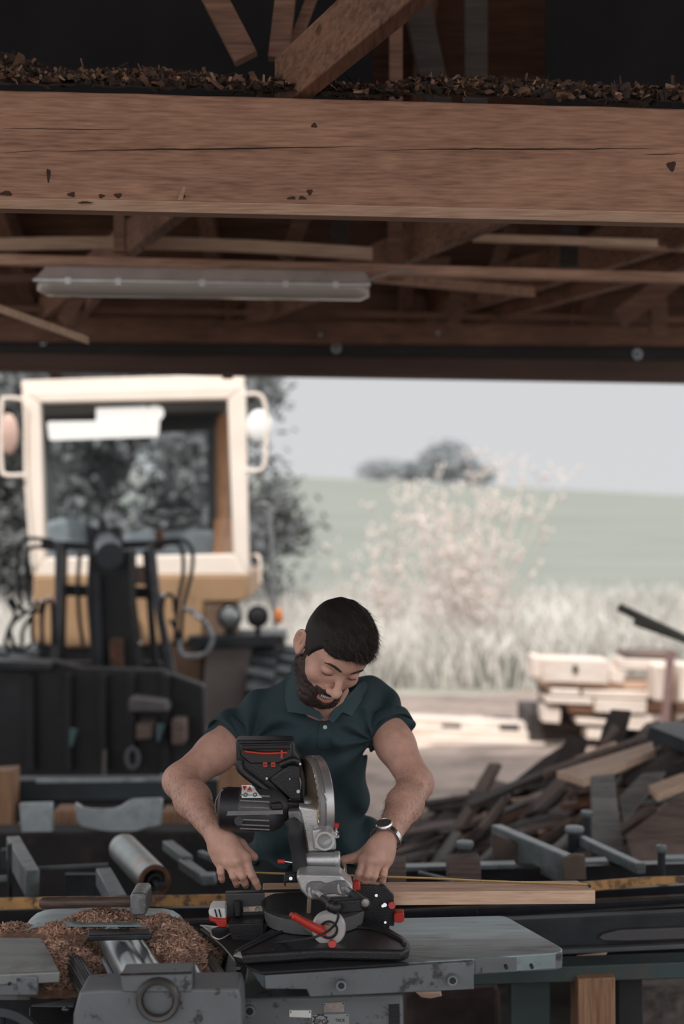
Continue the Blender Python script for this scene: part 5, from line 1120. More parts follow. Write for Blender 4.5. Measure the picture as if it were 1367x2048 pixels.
for x, y, r in ((596, 1583, 3.6), (533, 1557, 2.4), (579, 1602, 3), (600, 1528, 2.5), (579, 1558, 1.5)):
    b = MB(); b.cyl(P(x, y, YH2-.018), P(x, y, YH2), M(r, YH2), seg=12); b.build('screw', M_STEEL, hs_)
b = MB(); b.tube([P(599, 1556, YH2-.012), P(601, 1566, YH2-.016), P(600, 1580, YH2-.012)], .002, 8, 4); b.build('wire_clip', M_ALUD, hs_)
# motor
am, cm = P(436, 1616, 3.00), P(575, 1622, 3.00); b = MB(); ax2 = (cm-am).normalized(); Rm = M(43, 3.0)
L_ = (cm-am).length; b.lathe(am, ax2, [(.001, 0), (Rm*.72, .001), (Rm*.92, .006), (Rm, .018), (Rm, L_*.30), (.001, L_*.30)], 40); mt = b.build('motor_cap', M_BLACK, sw)
b = MB(); b.lathe(am+ax2*L_*.30, ax2, [(.001, 0), (Rm*.985, 0), (Rm*.97, L_*.5), (Rm*.8, L_*.6), (Rm*.5, L_*.7), (.001, L_*.7)], 40); mb_ = b.build('motor_body', mat('dark_grey_motor', (.065, .065, .07), .42, .3, .2, 14, .1, 150), sw)
for i in range(7):
    a = math.radians(-150+i*17); yv = Vector((0, math.sin(a)*Rm*.985, math.cos(a)*Rm*.985)) if False else Vector((0, -math.cos(math.radians(-50+i*17))*Rm*.985, math.sin(math.radians(-50+i*17))*Rm*.985))
    b = MB(); b.beam(am+ax2*L_*.33+yv, am+ax2*L_*.75+yv, .004, .003); b.build('cooling_fin', M_ALUD, mb_)
pxp([(455, 1622), (565, 1620), (566, 1629), (452, 1632)], 2.953, .012, 'motor_band', M_ALUD, mb_, .001)
for x in (470, 482, 494): pass
b = MB(); b.cyl(P(477, 1642, 2.953), P(477, 1642, 2.97), M(9, 2.95), seg=24); b.build('brush_cap', M_BLACK, mb_)
b = MB(); b.box(P(447, 1642, 2.97), (.008, .006, .008)); b.build('cap_screw', M_ALU, mt)
b = MB(); b.tube([P(446, 1578, 2.985), P(432, 1600, 2.985), P(432, 1625, 2.985), P(444, 1650, 2.985)], .0015, 6, 5); b.build('cap_rim', M_ALUD, mt)
pxp([(540, 1608), (560, 1606), (566, 1618), (543, 1620)], 2.950, .02, 'motor_vent', M_BLACK, mb_, .002)
# warning label, wrapped on the motor
def onmot(x, y):
    p = P(x, y, 2.96); dz = p.z-(am.z+cm.z)/2; return Vector((p.x*1.0, 3.0-math.sqrt(max(Rm*Rm-dz*dz, 1e-6))-.0012, p.z))
def motpoly(pts, nm, m_, off=0., par=None):
    b = MB(); b.bm.faces.new([b.bm.verts.new(onmot(x, y)+Vector((0, -off, off*.6))) for x, y in pts]); return b.build(nm, m_, par or mb_, smooth=False)
lab = []
nx, ny = 5, 8; b = MB(); G = []
for j in range(ny+1):
    t = j/ny; y = 1577+(1597-1577)*t; xa, xb = 480+2.5*t, 500+(524-500)*t; G.append([b.bm.verts.new(onmot(xa+(xb-xa)*i/nx, y)) for i in range(nx+1)])
for j in range(ny):
    for i in range(nx): b.bm.faces.new((G[j][i], G[j][i+1], G[j+1][i+1], G[j+1][i]))
lb_ = b.build('warning_label', M_WHITE, mb_)
for cx_, cy_ in ((490, 1592), (509, 1592)):
    motpoly([(cx_+4.6*math.cos(k*.524), cy_+3.6*math.sin(k*.524)) for k in range(12)], 'green_sign', M_GREEN, .0006, lb_)
    motpoly([(cx_-1.5, cy_-1), (cx_+1.5, cy_-1), (cx_+1.5, cy_+1), (cx_-1.5, cy_+1)], 'sign_mark', M_WHITE, .001, lb_)
motpoly([(482, 1579), (491, 1579), (486.5, 1586)], 'red_sign', M_RED, .0006, lb_); motpoly([(484.5, 1580), (488.5, 1580), (486.5, 1583)], 'sign_mark', M_WHITE, .001, lb_)
motpoly([(492, 1587), (497, 1579), (503, 1587)], 'triangle_sign', M_RED, .0006, lb_); motpoly([(494, 1586), (497, 1581), (501, 1586)], 'sign_mark', M_WHITE, .001, lb_)
pxp([(560, 1600), (600, 1604), (606, 1640), (575, 1652), (556, 1640)], 2.99, .05, 'gear_case', M_BLKMET, bev=.006)

# ------------------------------------------------------------------ workpiece, tape
b = MB(); zt = .893; A_ = T(524, 1786, zt); B_ = T(1190, 1781, zt); k_ = (B_.y-A_.y)/(B_.x-A_.x); nn = Vector((-k_, 1, 0)).normalized()*.082
C_ = B_+nn+Vector((-.022, 0, 0)); b.poly([A_, B_, C_, A_+nn], (0, 0, -.0285)); wk = tag(b.build('wooden_board', W_BOARD, bevel=.0012), 'light brown wooden board lying through the mitre saw and running far to the right', 'board')
b = MB(); b.ball(T(822, 1806, zt-.015)+Vector((0, -.0005, 0)), .0001, 4); 
b.bm.free()
M_TAPE = mat('yellow_tape', (.78, .56, .24), .45, 0, .05, 30)
tp = thing('measuring_tape', 'thin yellow measuring tape stretched across the wooden board', 'measuring tape', tuple(P(850, 1760, 3.07)))
pts = [(505, 1747, 3.075), (570, 1749, 3.078), (678, 1752, 3.08), (760, 1755, 3.08), (860, 1758, 3.085), (960, 1763, 3.085), (1060, 1767, 3.085), (1176, 1771, 3.06)]
b = MB(); q0 = [P(*p) for p in pts]; R = []
for i in range(len(q0)-1):
    for j in range(4): R.append(q0[i].lerp(q0[i+1], j/4))
R.append(q0[-1]); V = []
for p in R: V.append([b.bm.verts.new(p+Vector(v)) for v in ((0, -.006, .0025), (0, 0, -.0008), (0, .006, .0025))])
for i in range(len(V)-1):
    for j in range(2): b.bm.faces.new((V[i][j], V[i+1][j], V[i+1][j+1], V[i][j+1]))
b.build('tape_blade', M_TAPE, tp, angle=60)
for i in range(2, len(R)-1):
    pass
b = MB()
for i in range(len(R)*5-6):
    t = i/5; j = int(t); p = R[j].lerp(R[j+1], t-j)
    if R[j].x < .0: continue
    b.box(p+Vector((0, -.0048, .0023)), (.0012, .003, .0006))
tk = b.build('tick_marks', M_BLACK, tp); tk['kind'] = 'stuff'
b = MB(); b.box(P(1178, 1771, 3.058), (.005, .014, .006)); b.build('end_hook', M_BLKMET, tp, bevel=.001)
# ------------------------------------------------------------------ the man: one continuous body from a distance field
f32 = np.float32
def sph(p, c, r): return np.linalg.norm(p-np.array(c, f32), axis=1)-r
def ell(p, c, r, R=None):
    q = p-np.array(c, f32)
    if R is not None: q = q@np.array(R, f32)          # columns of R are the axes
    r = np.array(r, f32); k0 = np.linalg.norm(q/r, axis=1); k1 = np.linalg.norm(q/(r*r), axis=1)+1e-9
    return np.where(k0 < 1e-6, -r.min(), k0*(k0-1)/k1)
def rc(p, a, b, r1, r2, sc=None):
    a = np.array(a, f32); b = np.array(b, f32); q = p
    if sc is not None: s = np.array(sc, f32); q = p*s; a = a*s; b = b*s
    ba = b-a; h = np.clip(((q-a)@ba)/(ba@ba+1e-12), 0, 1)
    d = np.linalg.norm(q-a-h[:, None]*ba, axis=1)-(r1+(r2-r1)*h)
    return d if sc is None else d/max(sc)
def smin(a, b, k): h = np.clip(.5+.5*(b-a)/k, 0, 1); return b*(1-h)+a*h-k*h*(1-h)
def smax(a, b, k): return -smin(-a, -b, k)
def surface(sdf, lo, hi, h, cull=1.6):
    lo = np.array(lo, f32); hi = np.array(hi, f32); B = 10; nb = np.ceil((hi-lo)/(h*B)).astype(int); n = nb*B+1
    F = np.ones(n, f32)
    ci = np.stack(np.meshgrid(*[np.arange(k) for k in nb], indexing='ij'), -1).reshape(-1, 3); cc = lo+(ci*B+B/2)*h
    d = np.concatenate([sdf(cc[i:i+60000].astype(f32)) for i in range(0, len(cc), 60000)]); act = np.abs(d) < B*h*.87*cull
    for c in ci[(~act) & (d < 0)]: F[c[0]*B:c[0]*B+B+1, c[1]*B:c[1]*B+B+1, c[2]*B:c[2]*B+B+1] = -1
    loc = np.stack(np.meshgrid(*[np.arange(B+1)]*3, indexing='ij'), -1).reshape(-1, 3)
    A = ci[act]
    for i in range(0, len(A), 120):
        idx = (A[i:i+120, None, :]*B+loc[None]).reshape(-1, 3); F[idx[:, 0], idx[:, 1], idx[:, 2]] = sdf((lo+idx*h).astype(f32))
    S = F < 0; c = np.zeros(tuple(n-1), np.int8)
    for o in ((0,0,0),(0,0,1),(0,1,0),(0,1,1),(1,0,0),(1,0,1),(1,1,0),(1,1,1)):
        c += S[o[0]:n[0]-1+o[0], o[1]:n[1]-1+o[1], o[2]:n[2]-1+o[2]]
    cell = np.argwhere((c > 0) & (c < 8)); vid = -np.ones(tuple(n-1), np.int64); vid[cell[:, 0], cell[:, 1], cell[:, 2]] = np.arange(len(cell))
    acc = np.zeros((len(cell), 3)); cnt = np.zeros(len(cell))
    for a in range(3):
        for u in (0, 1):
            for v in (0, 1):
                o = [0, 0, 0]; o[(a+1) % 3] = u; o[(a+2) % 3] = v; e = list(o); e[a] = 1
                f0 = F[cell[:, 0]+o[0], cell[:, 1]+o[1], cell[:, 2]+o[2]]; f1 = F[cell[:, 0]+e[0], cell[:, 1]+e[1], cell[:, 2]+e[2]]
                m = (f0 < 0) != (f1 < 0); t = np.where(m, f0/np.where(m, f0-f1, 1), 0)
                pt = np.array(o, float)[None].repeat(len(cell), 0); pt[:, a] += t; acc[m] += pt[m]; cnt[m] += 1
    V = lo+(cell+acc/np.maximum(cnt, 1)[:, None])*h; Q = []
    for a in range(3):
        b1, b2 = (a+1) % 3, (a+2) % 3; s0 = [slice(None)]*3; s1 = [slice(None)]*3; s0[a] = slice(0, n[a]-1); s1[a] = slice(1, n[a])
        X = S[tuple(s0)] != S[tuple(s1)]; e = np.argwhere(X); e = e[(e[:, b1] > 0) & (e[:, b2] > 0) & (e[:, b1] < n[b1]-1) & (e[:, b2] < n[b2]-1)]
        def g(d1, d2): q = e.copy(); q[:, b1] -= d1; q[:, b2] -= d2; return vid[q[:, 0], q[:, 1], q[:, 2]]
        q = np.stack([g(1, 1), g(0, 1), g(0, 0), g(1, 0)], 1); neg = ~S[e[:, 0], e[:, 1], e[:, 2]]; q[neg] = q[neg][:, ::-1]; Q.append(q)
    Q = np.concatenate(Q); Q = Q[(Q >= 0).all(1)]
    return V, Q

# head frame: x to his left, f forward out of the face, u up; origin between the eyes
def unit(v): v = np.array(v, float); return v/np.linalg.norm(v)
HX = unit((.90, .45, -.225)); HU = np.array((.38, -.55, .72)); HU = unit(HU-HX*(HU@HX)); HF = np.cross(HU, HX)*1.0
if HF[2] > 0: HF = -HF
HR = np.stack([HX, HF, HU], 1).astype(f32); HO = np.array(P(683, 1350, 3.10))+.0*HF
HS = 1.0
def H2W(x, f, u): return HO+(HX*x+HF*f+HU*u)*HS
def head_core(q, ears=True):
    x, f, u = q[:, 0], q[:, 1], q[:, 2]; ax = np.abs(x); m = np.stack([ax, f, u], 1)
    d = ell(m, (0, -.084, .026), (.0715, .087, .077))
    d = smin(d, ell(m, (0, -.058, .026), (.060, .062, .060)), .02)
    d = smin(d, ell(m, (0, -.052, -.040), (.057, .050, .062)), .025)
    d = smin(d, rc(m, (.0, -.028, -.100), (.020, -.030, -.098), .022, .020), .02)
    d = smin(d, rc(m, (.020, -.032, -.096), (.053, -.082, -.062), .019, .016), .02)
    d = smin(d, ell(m, (.042, -.030, -.034), (.020, .018, .016)), .02)
    d = smin(d, rc(m, (0, -.003, .017), (.036, -.014, .018), .0085, .0075), .014)
    d = smax(d, -ell(m, (.032, .008, -.004), (.017, .015, .0125)), .012)      # sockets
    d = smin(d, ell(m, (.031, -.0145, -.004), (.0145, .0135, .0125)), .004)
    d = smin(d, ell(m, (.031, -.009, -.0015), (.0150, .0105, .0085)), .004)    # lowered upper lid
    d = smin(d, ell(m, (0, -.018, -.066), (.030, .024, .026)), .014)          # muzzle
    d = smin(d, rc(m, (0, -.004, .004), (0, .021, -.036), .0072, .0085), .010)  # nose bridge
    d = smin(d, sph(m, (0, .022, -.0395), .0108), .006)
    d = smin(d, ell(m, (.0125, .011, -.0425), (.0075, .010, .0075)), .006)
    d = smax(d, -ell(m, (.0065, .016, -.0505), (.0035, .0055, .004)), .003)   # nostrils
    up = rc(m, (0, .0035, -.0615), (.020, -.006, -.0655), .0042, .003); lo_ = rc(m, (0, .0025, -.0850), (.018, -.006, -.0800), .0055, .0035)
    d = smin(d, up, .005); d = smin(d, lo_, .006)
    d = smax(d, -ell(m, (0, .004, -.0725), (.0215, .022, .0082)), .003)       # open mouth
    if not ears: return d
    er = np.array([[.85, -.48, .10], [.50, .84, -.20], [0, .22, .97]], f32); er /= np.linalg.norm(er, axis=0)
    e = ell(m, (.0775, -.096, -.012), (.0065, .0180, .030), er); e = smax(e, -ell(m, (.0835, -.0915, -.008), (.0085, .0120, .0215), er), .002); e = smin(e, rc(m, (.0790, -.094, .004), (.0775, -.090, -.020), .0025, .003), .003); e = smin(e, ell(m, (.0735, -.086, -.032), (.006, .009, .012)), .005)
    d = smin(d, e, .006)
    return d
def W2H(p): return ((p-HO.astype(f32))@HR)/HS
NB = P(640, 1408, 3.30)     # base of the neck
S_R = P(512, 1442, 3.38); E_R = P(360, 1562, 3.21); Wr_R = P(428, 1662, 3.03)
S_L = P(742, 1402, 3.42); E_L = P(832, 1566, 3.25); Wr_L = P(769, 1682, 3.05)
def pj(l): return [np.array(P(*a)) for a in l]
HANDS = []
# right hand (left in the picture)
hr = dict(w=np.array(Wr_R), mcp=pj([(490, 1716, 3.000), (473, 1722, 2.99), (456, 1725, 2.995), (439, 1722, 3.01)]),
          pip=pj([(503, 1750, 2.985), (484, 1752, 2.985), (467, 1752, 2.985), (441, 1744, 2.995)]), dip=pj([(511, 1764, 2.99), (489, 1765, 2.998), (472, 1764, 3.0), (443, 1756, 3.005)]), tip=pj([(516, 1775, 2.998), (491, 1771, 3.012), (473, 1770, 3.014), (444, 1761, 3.016)]),
          th=pj([(446, 1672, 3.035), (481, 1690, 3.03), (496, 1706, 3.03), (508, 1714, 3.03)]))
hl = dict(w=np.array(Wr_L), mcp=pj([(728, 1720, 3.02), (743, 1720, 3.01), (758, 1721, 3.015), (771, 1722, 3.03)]),
          pip=pj([(718, 1747, 3.005), (734, 1750, 2.998), (748, 1752, 3.0), (767, 1749, 3.015)]), dip=pj([(713, 1760, 3.01), (729, 1763, 3.008), (743, 1765, 3.01), (765, 1761, 3.022)]), tip=pj([(711, 1766, 3.022), (727, 1768, 3.02), (741, 1770, 3.02), (763, 1768, 3.03)]),
          th=pj([(748, 1692, 3.05), (724, 1711, 3.045), (704, 1717, 3.045), (688, 1719, 3.045)]))
FR = [(.0098, .0086, .0078, .0070), (.0100, .0088, .0080, .0072), (.0096, .0084, .0076, .0069), (.0087, .0076, .0069, .0062)]
def hand_sdf(p, h):
    d = None; w = h['w']
    for i in range(4):
        m = h['mcp'][i]; q = rc(p, w*.75+m*.25, m, .0185-.001*i, .0135-.001*(i == 3)); d = q if d is None else smin(d, q, .012)
        kn = sph(p, m+np.array((0, -.0025, .002)), .0105); d = smin(d, kn, .008)
    d = smin(d, ell(p, (w+h['mcp'][1]*.5+h['mcp'][2]*.5)/2, (.033, .020, .036)), .012)
    f_all = None
    for i in range(4):
        r = FR[i]; a, b_, c, e = h['mcp'][i], h['pip'][i], h['dip'][i], h['tip'][i]
        q = smin(smin(rc(p, a, b_, r[0], r[1]), rc(p, b_, c, r[1], r[2]), .003), rc(p, c, e, r[2], r[3]), .003)
        q = smin(q, sph(p, b_+np.array((0, -.0018, .001)), r[1]*.93), .003)
        f_all = q if f_all is None else np.minimum(f_all, q)
    d = smin(d, f_all, .005)
    t = h['th']; q = smin(smin(rc(p, t[0], t[1], .017, .0135), rc(p, t[1], t[2], .0130, .0110), .004), rc(p, t[2], t[3], .0110, .0092), .003)
    return smin(d, q, .010)
def arm_sdf(p, S, E, W, grow=0.):
    S, E, W = np.array(S), np.array(E), np.array(W)
    d = smin(rc(p, S, S*.45+E*.55, .050+grow, .044+grow), rc(p, S*.45+E*.55, E, .044+grow, .036+grow), .02)
    m = E*.62+W*.38
    fz = smin(rc(p, E, m, .036+grow, .0385+grow), rc(p, m, W, .0385+grow, .0255+grow), .02)
    return smin(d, fz, .022)
NK0, NK1 = H2W(0, -.085, -.045), np.array(P(646, 1402, 3.315))
HIPL, HIPR = P(676, 1850, 3.56), P(552, 1850, 3.56)
def body_sdf(p):
    d = head_core(W2H(p))*HS
    n = rc(p, NK0, NK1, .050, .056); n = smin(n, rc(p, NK1, np.array(P(636, 1450, 3.38)), .056, .075), .03)
    d = smin(d, n, .018)
    ad = rc(p, H2W(0, -.035, -.085), np.array(P(648, 1420, 3.29)), .018, .018); d = smin(d, ad, .02)
    t = smin(rc(p, P(630, 1480, 3.39), P(616, 1640, 3.47), .105, .095, (1, 1.25, 1)), rc(p, P(530, 1442, 3.39), P(725, 1408, 3.41), .040, .040), .05)
    t = smin(t, rc(p, P(616, 1640, 3.47), P(616, 1840, 3.55), .095, .110, (1, 1.25, 1)), .05)
    d = smin(d, t, .03)
    for S, E, W, h in ((S_R, E_R, Wr_R, hr), (S_L, E_L, Wr_L, hl)): d = smin(d, smin(arm_sdf(p, S, E, W), hand_sdf(p, h), .012), .02)
    for hx, fx in ((HIPL, .07), (HIPR, -.25)):
        kn = Vector((fx, 3.50, .50)); an = Vector((fx, 3.58, .10))
        d = smin(d, smin(rc(p, hx, kn, .075, .052), rc(p, kn, an, .052, .036), .03), .03)
    return d
_w = [(0, 0)]
def nz3(p, s, o=0.):
    a = p*s+o; return (np.sin(a[:, 0]+1.3*np.sin(a[:, 1]*1.1+.7))*np.sin(a[:, 1]*1.3+1.1*np.sin(a[:, 2]*.9))+np.sin(a[:, 2]*1.7+1.5*np.sin(a[:, 0]*.8)))*.5
def folds(p):
    """cloth pulled from armpits and shoulders"""
    r = 0
    for c, ph, amp, fr in ((np.array(P(745, 1478, 3.34)), .5, .0034, 95), (np.array(P(500, 1490, 3.33)), 1.9, .0034, 90), (np.array(P(640, 1440, 3.25)), 0., .0016, 70)):
        v = p-c; a = np.arctan2(v[:, 2], v[:, 0]); dist = np.linalg.norm(v, axis=1); r = r+amp*np.sin(a*9+ph+dist*14)*np.exp(-((dist-.10)/.085)**2)
    zz = np.clip((1.12-p[:, 2])/.12, 0, 1); r = r+.004*zz*np.sin(p[:, 0]*70+p[:, 2]*32)+.0025*zz*np.sin(p[:, 2]*62-p[:, 0]*30)
    return r+.0014*nz3(p, 34)
SLV_R = (np.array(S_R), np.array(P(452, 1484, 3.315))); SLV_L = (np.array(S_L), np.array(P(780, 1464, 3.345)))
def shirt_sdf(p, carve=True):
    t = rc(p, P(628, 1468, 3.365), P(617, 1600, 3.44), .124, .130, (1, 1.25, 1))
    t = smin(t, rc(p, P(617, 1600, 3.44), P(614, 1720, 3.50), .130, .142, (1, 1.25, 1)), .04)
    t = smin(t, rc(p, P(532, 1432, 3.385), P(625, 1392, 3.37), .056, .058), .04)
    t = smin(t, rc(p, P(650, 1392, 3.37), P(735, 1402, 3.405), .055, .054), .04)
    t = smin(t, ell(p, P(640, 1430, 3.355), (.135, .085, .075)), .05)
    t = smin(t, rc(p, P(644, 1384, 3.305), P(640, 1440, 3.325), .064, .086), .03)
    t = smin(t, ell(p, P(722, 1672, 3.47), (.040, .05, .045)), .03)
    for (a, c), E, ra in ((SLV_R, E_R, .062), (SLV_L, E_L, .056)):
        u = (c-a)/np.linalg.norm(c-a); s = rc(p, a, c+u*.06, ra, .059); s = smax(s, (p-c)@u.astype(f32), .002)
        # flare at the hem
        t = smin(t, s, .022)
    t = smax(t, -(p[:, 2]-(CZ-(1712-1024)/FPX*3.5)+.01*np.sin(p[:, 0]*22)), .004)
    if not carve: return t
    # neck opening: carve everything above the collar line
    ud = unit((np.array(NK0)-np.array(NK1))); t = smax(t, -rc(p, np.array(NK1)+ud*.024, np.array(NK0)+ud*.02, .048, .060), .004); t = smax(t, np.minimum((p-(np.array(NK1)+ud*.020))@ud.astype(f32), .05), .01)
    # V of the placket
    v = rc(p, P(650, 1390, 3.22), P(649, 1434, 3.22), .016, .002, (1, .3, 1)); t = smax(t, -v, .004)
    return t+folds(p)*1.8
def trouser_sdf(p):
    t = rc(p, P(613, 1700, 3.50), P(613, 1820, 3.54), .134, .138, (1, 1.25, 1))
    for hx, fx in ((HIPL, .07), (HIPR, -.25)):
        kn = Vector((fx, 3.50, .50)); an = Vector((fx, 3.58, .06)); t = smin(t, smin(rc(p, hx, kn, .095, .072), rc(p, kn, an, .072, .062), .03), .03)
    return smax(t, p[:, 2]-.95, .003)+.002*nz3(p, 30)

M_SKIN = mat('skin', (.60, .345, .265), .52, 0, .10, 45, .25, 260, sss=.12)
# lips and cheeks keep their own redder tone; noise only
M_SKIN2 = mat('lip_skin', (.42, .17, .14), .45, 0, .1, 60, sss=.1)
M_SHIRT = mat('dark_teal_polo_cloth', (.022, .046, .055), .85, 0, .10, 9, .35, 420)
M_TROU = mat('black_work_trousers', (.012, .014, .017), .9, 0, .2, 20, .2, 200)
M_HAIR = bpy.data.materials.new('dark_brown_hair'); M_HAIR.use_nodes = True
_b = M_HAIR.node_tree.nodes['Principled BSDF']; _b.inputs['Base Color'].default_value = (.016, .012, .011, 1); _b.inputs['Roughness'].default_value = .62; _b.inputs['Specular IOR Level'].default_value = .3
M_HAIR2 = mat('hair_strand_brown', (.045, .034, .028), .38, 0, .5, 90)  # strand highlights put into a lighter brown than the hair below
M_BEARD = mat('dark_brown_beard', (.035, .02, .016), .6, 0, .3, 60)

man = thing('person', 'bearded man in a dark teal polo shirt bending over the mitre saw, smiling downwards', 'person', (-.08, 3.55, 0))
V, Q = surface(body_sdf, (-.44, 2.95, .06), (.26, 3.74, 1.56), .0028)
body = raw_mesh('body', V, Q, M_SKIN, man)
V, Q = surface(shirt_sdf, (-.40, 3.10, .84), (.26, 3.70, 1.48), .0034)
shirt = raw_mesh('polo_shirt', V, Q, M_SHIRT, man)
V, Q = surface(trouser_sdf, (-.40, 3.30, .04), (.22, 3.80, 1.0), .007)
raw_mesh('trousers', V, Q, M_TROU, man)
for fx in (.07, -.25):
    b = MB(); R = []
    for y, w_, h_ in ((3.72, .03, .07), (3.66, .042, .10), (3.56, .045, .10), (3.48, .048, .075), (3.40, .05, .06), (3.36, .035, .045)):
        R.append([b.bm.verts.new((fx+w_*math.cos(a), y, max(0, h_/2+h_/2*math.sin(a)*1.05))) for a in [k*math.pi/6 for k in range(12)]])
    for i in range(len(R)-1):
        for j in range(12): b.bm.faces.new((R[i][j], R[i][(j+1) % 12], R[i+1][(j+1) % 12], R[i+1][j]))
    b.bm.faces.new(R[0]); b.bm.faces.new(R[-1][::-1]); b.build('work_shoe', M_RUBBER, man, angle=80)

# ---- projecting details onto the real surfaces
def march(sdf, o, d, t0, t1, n=70):
    o = np.array(o, f32); d = np.array(d, f32); t = np.full(len(d), t0, f32)
    for _ in range(n): s = sdf(o+d*t[:, None]); t = t+np.clip(s, -.004, .02)*.8
    return o+d*t[:, None]
def gradn(sdf, p, e=.0015):
    g = np.stack([sdf(p+np.array(v, f32)*e)-sdf(p-np.array(v, f32)*e) for v in np.eye(3)], 1); return g/(np.linalg.norm(g, axis=1)[:, None]+1e-9)
def drape(name, poly, sdf, m_, parent, off=.001, th=.002, step=2.0, t0=2.9, lift=None):
    """cloth or trim piece with its own thickness, lying on the surface of sdf inside an outline"""
    P_ = np.array(poly, float); lo, hi = P_.min(0), P_.max(0); nx = int((hi[0]-lo[0])/step)+2; ny = int((hi[1]-lo[1])/step)+2
    X, Y = np.meshgrid(np.linspace(lo[0], hi[0], nx), np.linspace(lo[1], hi[1], ny)); pts = np.stack([X.ravel(), Y.ravel()], 1)
    # snap outside points to the outline
    def inside(q):
        c = np.zeros(len(q), bool); n = len(P_)
        for i in range(n):
            a, b_ = P_[i], P_[(i+1) % n]; cr = ((a[1] > q[:, 1]) != (b_[1] > q[:, 1])) & (q[:, 0] < (b_[0]-a[0])*(q[:, 1]-a[1])/(b_[1]-a[1]+1e-12)+a[0]); c ^= cr
        return c
    ins = inside(pts); best = pts.copy(); bd = np.full(len(pts), 1e9)
    for i in range(len(P_)):
        a, b_ = P_[i], P_[(i+1) % len(P_)]; t = np.clip(((pts-a)@(b_-a))/((b_-a)@(b_-a)+1e-12), 0, 1)[:, None]; c = a+t*(b_-a); dd = np.linalg.norm(pts-c, axis=1); k = dd < bd; bd[k] = dd[k]; best[k] = c[k]
    near = ~ins & (bd < step*1.5); pts[near] = best[near]; ok = ins | near
    dirs = np.stack([(pts[:, 0]-683.5)/FPX, np.ones(len(pts)), -(pts[:, 1]-1024)/FPX], 1).astype(f32)
    S = march(sdf, (0, 0, CZ), dirs, t0, 4); Nn = gradn(sdf, S); o_ = off+(0 if lift is None else lift(pts)[:, None]); top_ = S+Nn*(o_+th); bot = S+Nn*(o_-th)
    id_ = np.arange(len(pts)).reshape(ny, nx); F_ = []
    for j in range(ny-1):
        for i in range(nx-1):
            q = [id_[j, i], id_[j, i+1], id_[j+1, i+1], id_[j+1, i]]
            if ok[q].all() and ins[q].any(): F_.append(q)
    if not F_: return None
    bm = bmesh.new(); used = sorted({k for q in F_ for k in q}); tv = {k: bm.verts.new(top_[k]) for k in used}; bv = {k: bm.verts.new(bot[k]) for k in used}; ed = {}
    for q in F_:
        for i in range(4): e = (q[i], q[(i+1) % 4]); ed[e] = 1
    for q in F_:
        try: bm.faces.new([tv[k] for k in q]); bm.faces.new([bv[k] for k in q[::-1]])
        except ValueError: pass
    for (a, c) in list(ed):
        if (c, a) not in ed:
            try: bm.faces.new([tv[a], bv[a], bv[c], tv[c]])
            except ValueError: pass
    bmesh.ops.remove_doubles(bm, verts=bm.verts, dist=.0002); bmesh.ops.recalc_face_normals(bm, faces=bm.faces)
    me = bpy.data.meshes.new(name); bm.to_mesh(me); bm.free(); return link_mesh(name, me, m_, parent, smooth=True, angle=50)
# collar, placket, buttons
M_COL = mat('collar_cloth', (.034, .066, .078), .85, 0, .1, 12, .3, 420)
drape('collar', [(590, 1330), (597, 1352), (612, 1385), (632, 1415), (646, 1436), (640, 1440), (620, 1430), (577, 1424), (572, 1400), (575, 1365), (582, 1335)], lambda p: shirt_sdf(p, False), M_COL, shirt, .003, .0018, lift=lambda q: .003*np.clip((1420-q[:, 1])/60, 0, 1))
drape('collar', [(655, 1438), (668, 1415), (690, 1392), (712, 1372), (726, 1366), (732, 1374), (722, 1400), (700, 1432), (682, 1424), (664, 1446)], lambda p: shirt_sdf(p, False), M_COL, shirt, .003, .0018, lift=lambda q: .002*np.clip((1420-q[:, 1])/60, 0, 1))
drape('placket', [(641, 1434), (662, 1440), (660, 1495), (652, 1498), (634, 1494)], shirt_sdf, M_SHIRT, shirt, .0012, .001)
for x, y, m_ in ((650, 1456, M_WHITE),):
    c = march(shirt_sdf, (0, 0, CZ), np.array([[(x-683.5)/FPX, 1, -(y-1024)/FPX]]), 2.9, 4)[0]; nn = gradn(shirt_sdf, c[None])[0]
    b = MB(); b.cyl(c+nn*.001, c+nn*.0045, .0048, seg=16); b.build('button', mat('pearl_button', (.55, .58, .58), .3), shirt)
# standing collar band around the neck
ud = unit(np.array(NK0)-np.array(NK1)); s1 = unit(np.cross(ud, (0, 1, 0))); s2 = np.cross(ud, s1)
b = MB(); R = []; nA = 60
for i in range(nA+1):
    a = math.radians(-238+296*i/nA); d_ = s1*math.cos(a)+s2*math.sin(a); k = .5-.5*math.cos(2*math.pi*i/nA)
    h_ = .012+.026*k; base_ = np.array(NK1)-ud*.012
    p0 = base_+d_*.074; p1 = base_+d_*.070+ud*h_*.8; p2 = base_+d_*.072+ud*h_; p3 = base_+d_*.079+ud*h_*.75; p4 = base_+d_*(.086+.006*k)-ud*.012; p5 = base_+d_*.083-ud*.016
    R.append([b.bm.verts.new(v) for v in (p0, p1, p2, p3, p4, p5)])
for i in range(nA):
    for j in range(6): b.bm.faces.new((R[i][j], R[i][(j+1) % 6], R[i+1][(j+1) % 6], R[i+1][j]))
b.bm.faces.new(R[0]); b.bm.faces.new(R[-1][::-1]); b.build('collar_band', M_COL, shirt, angle=60)
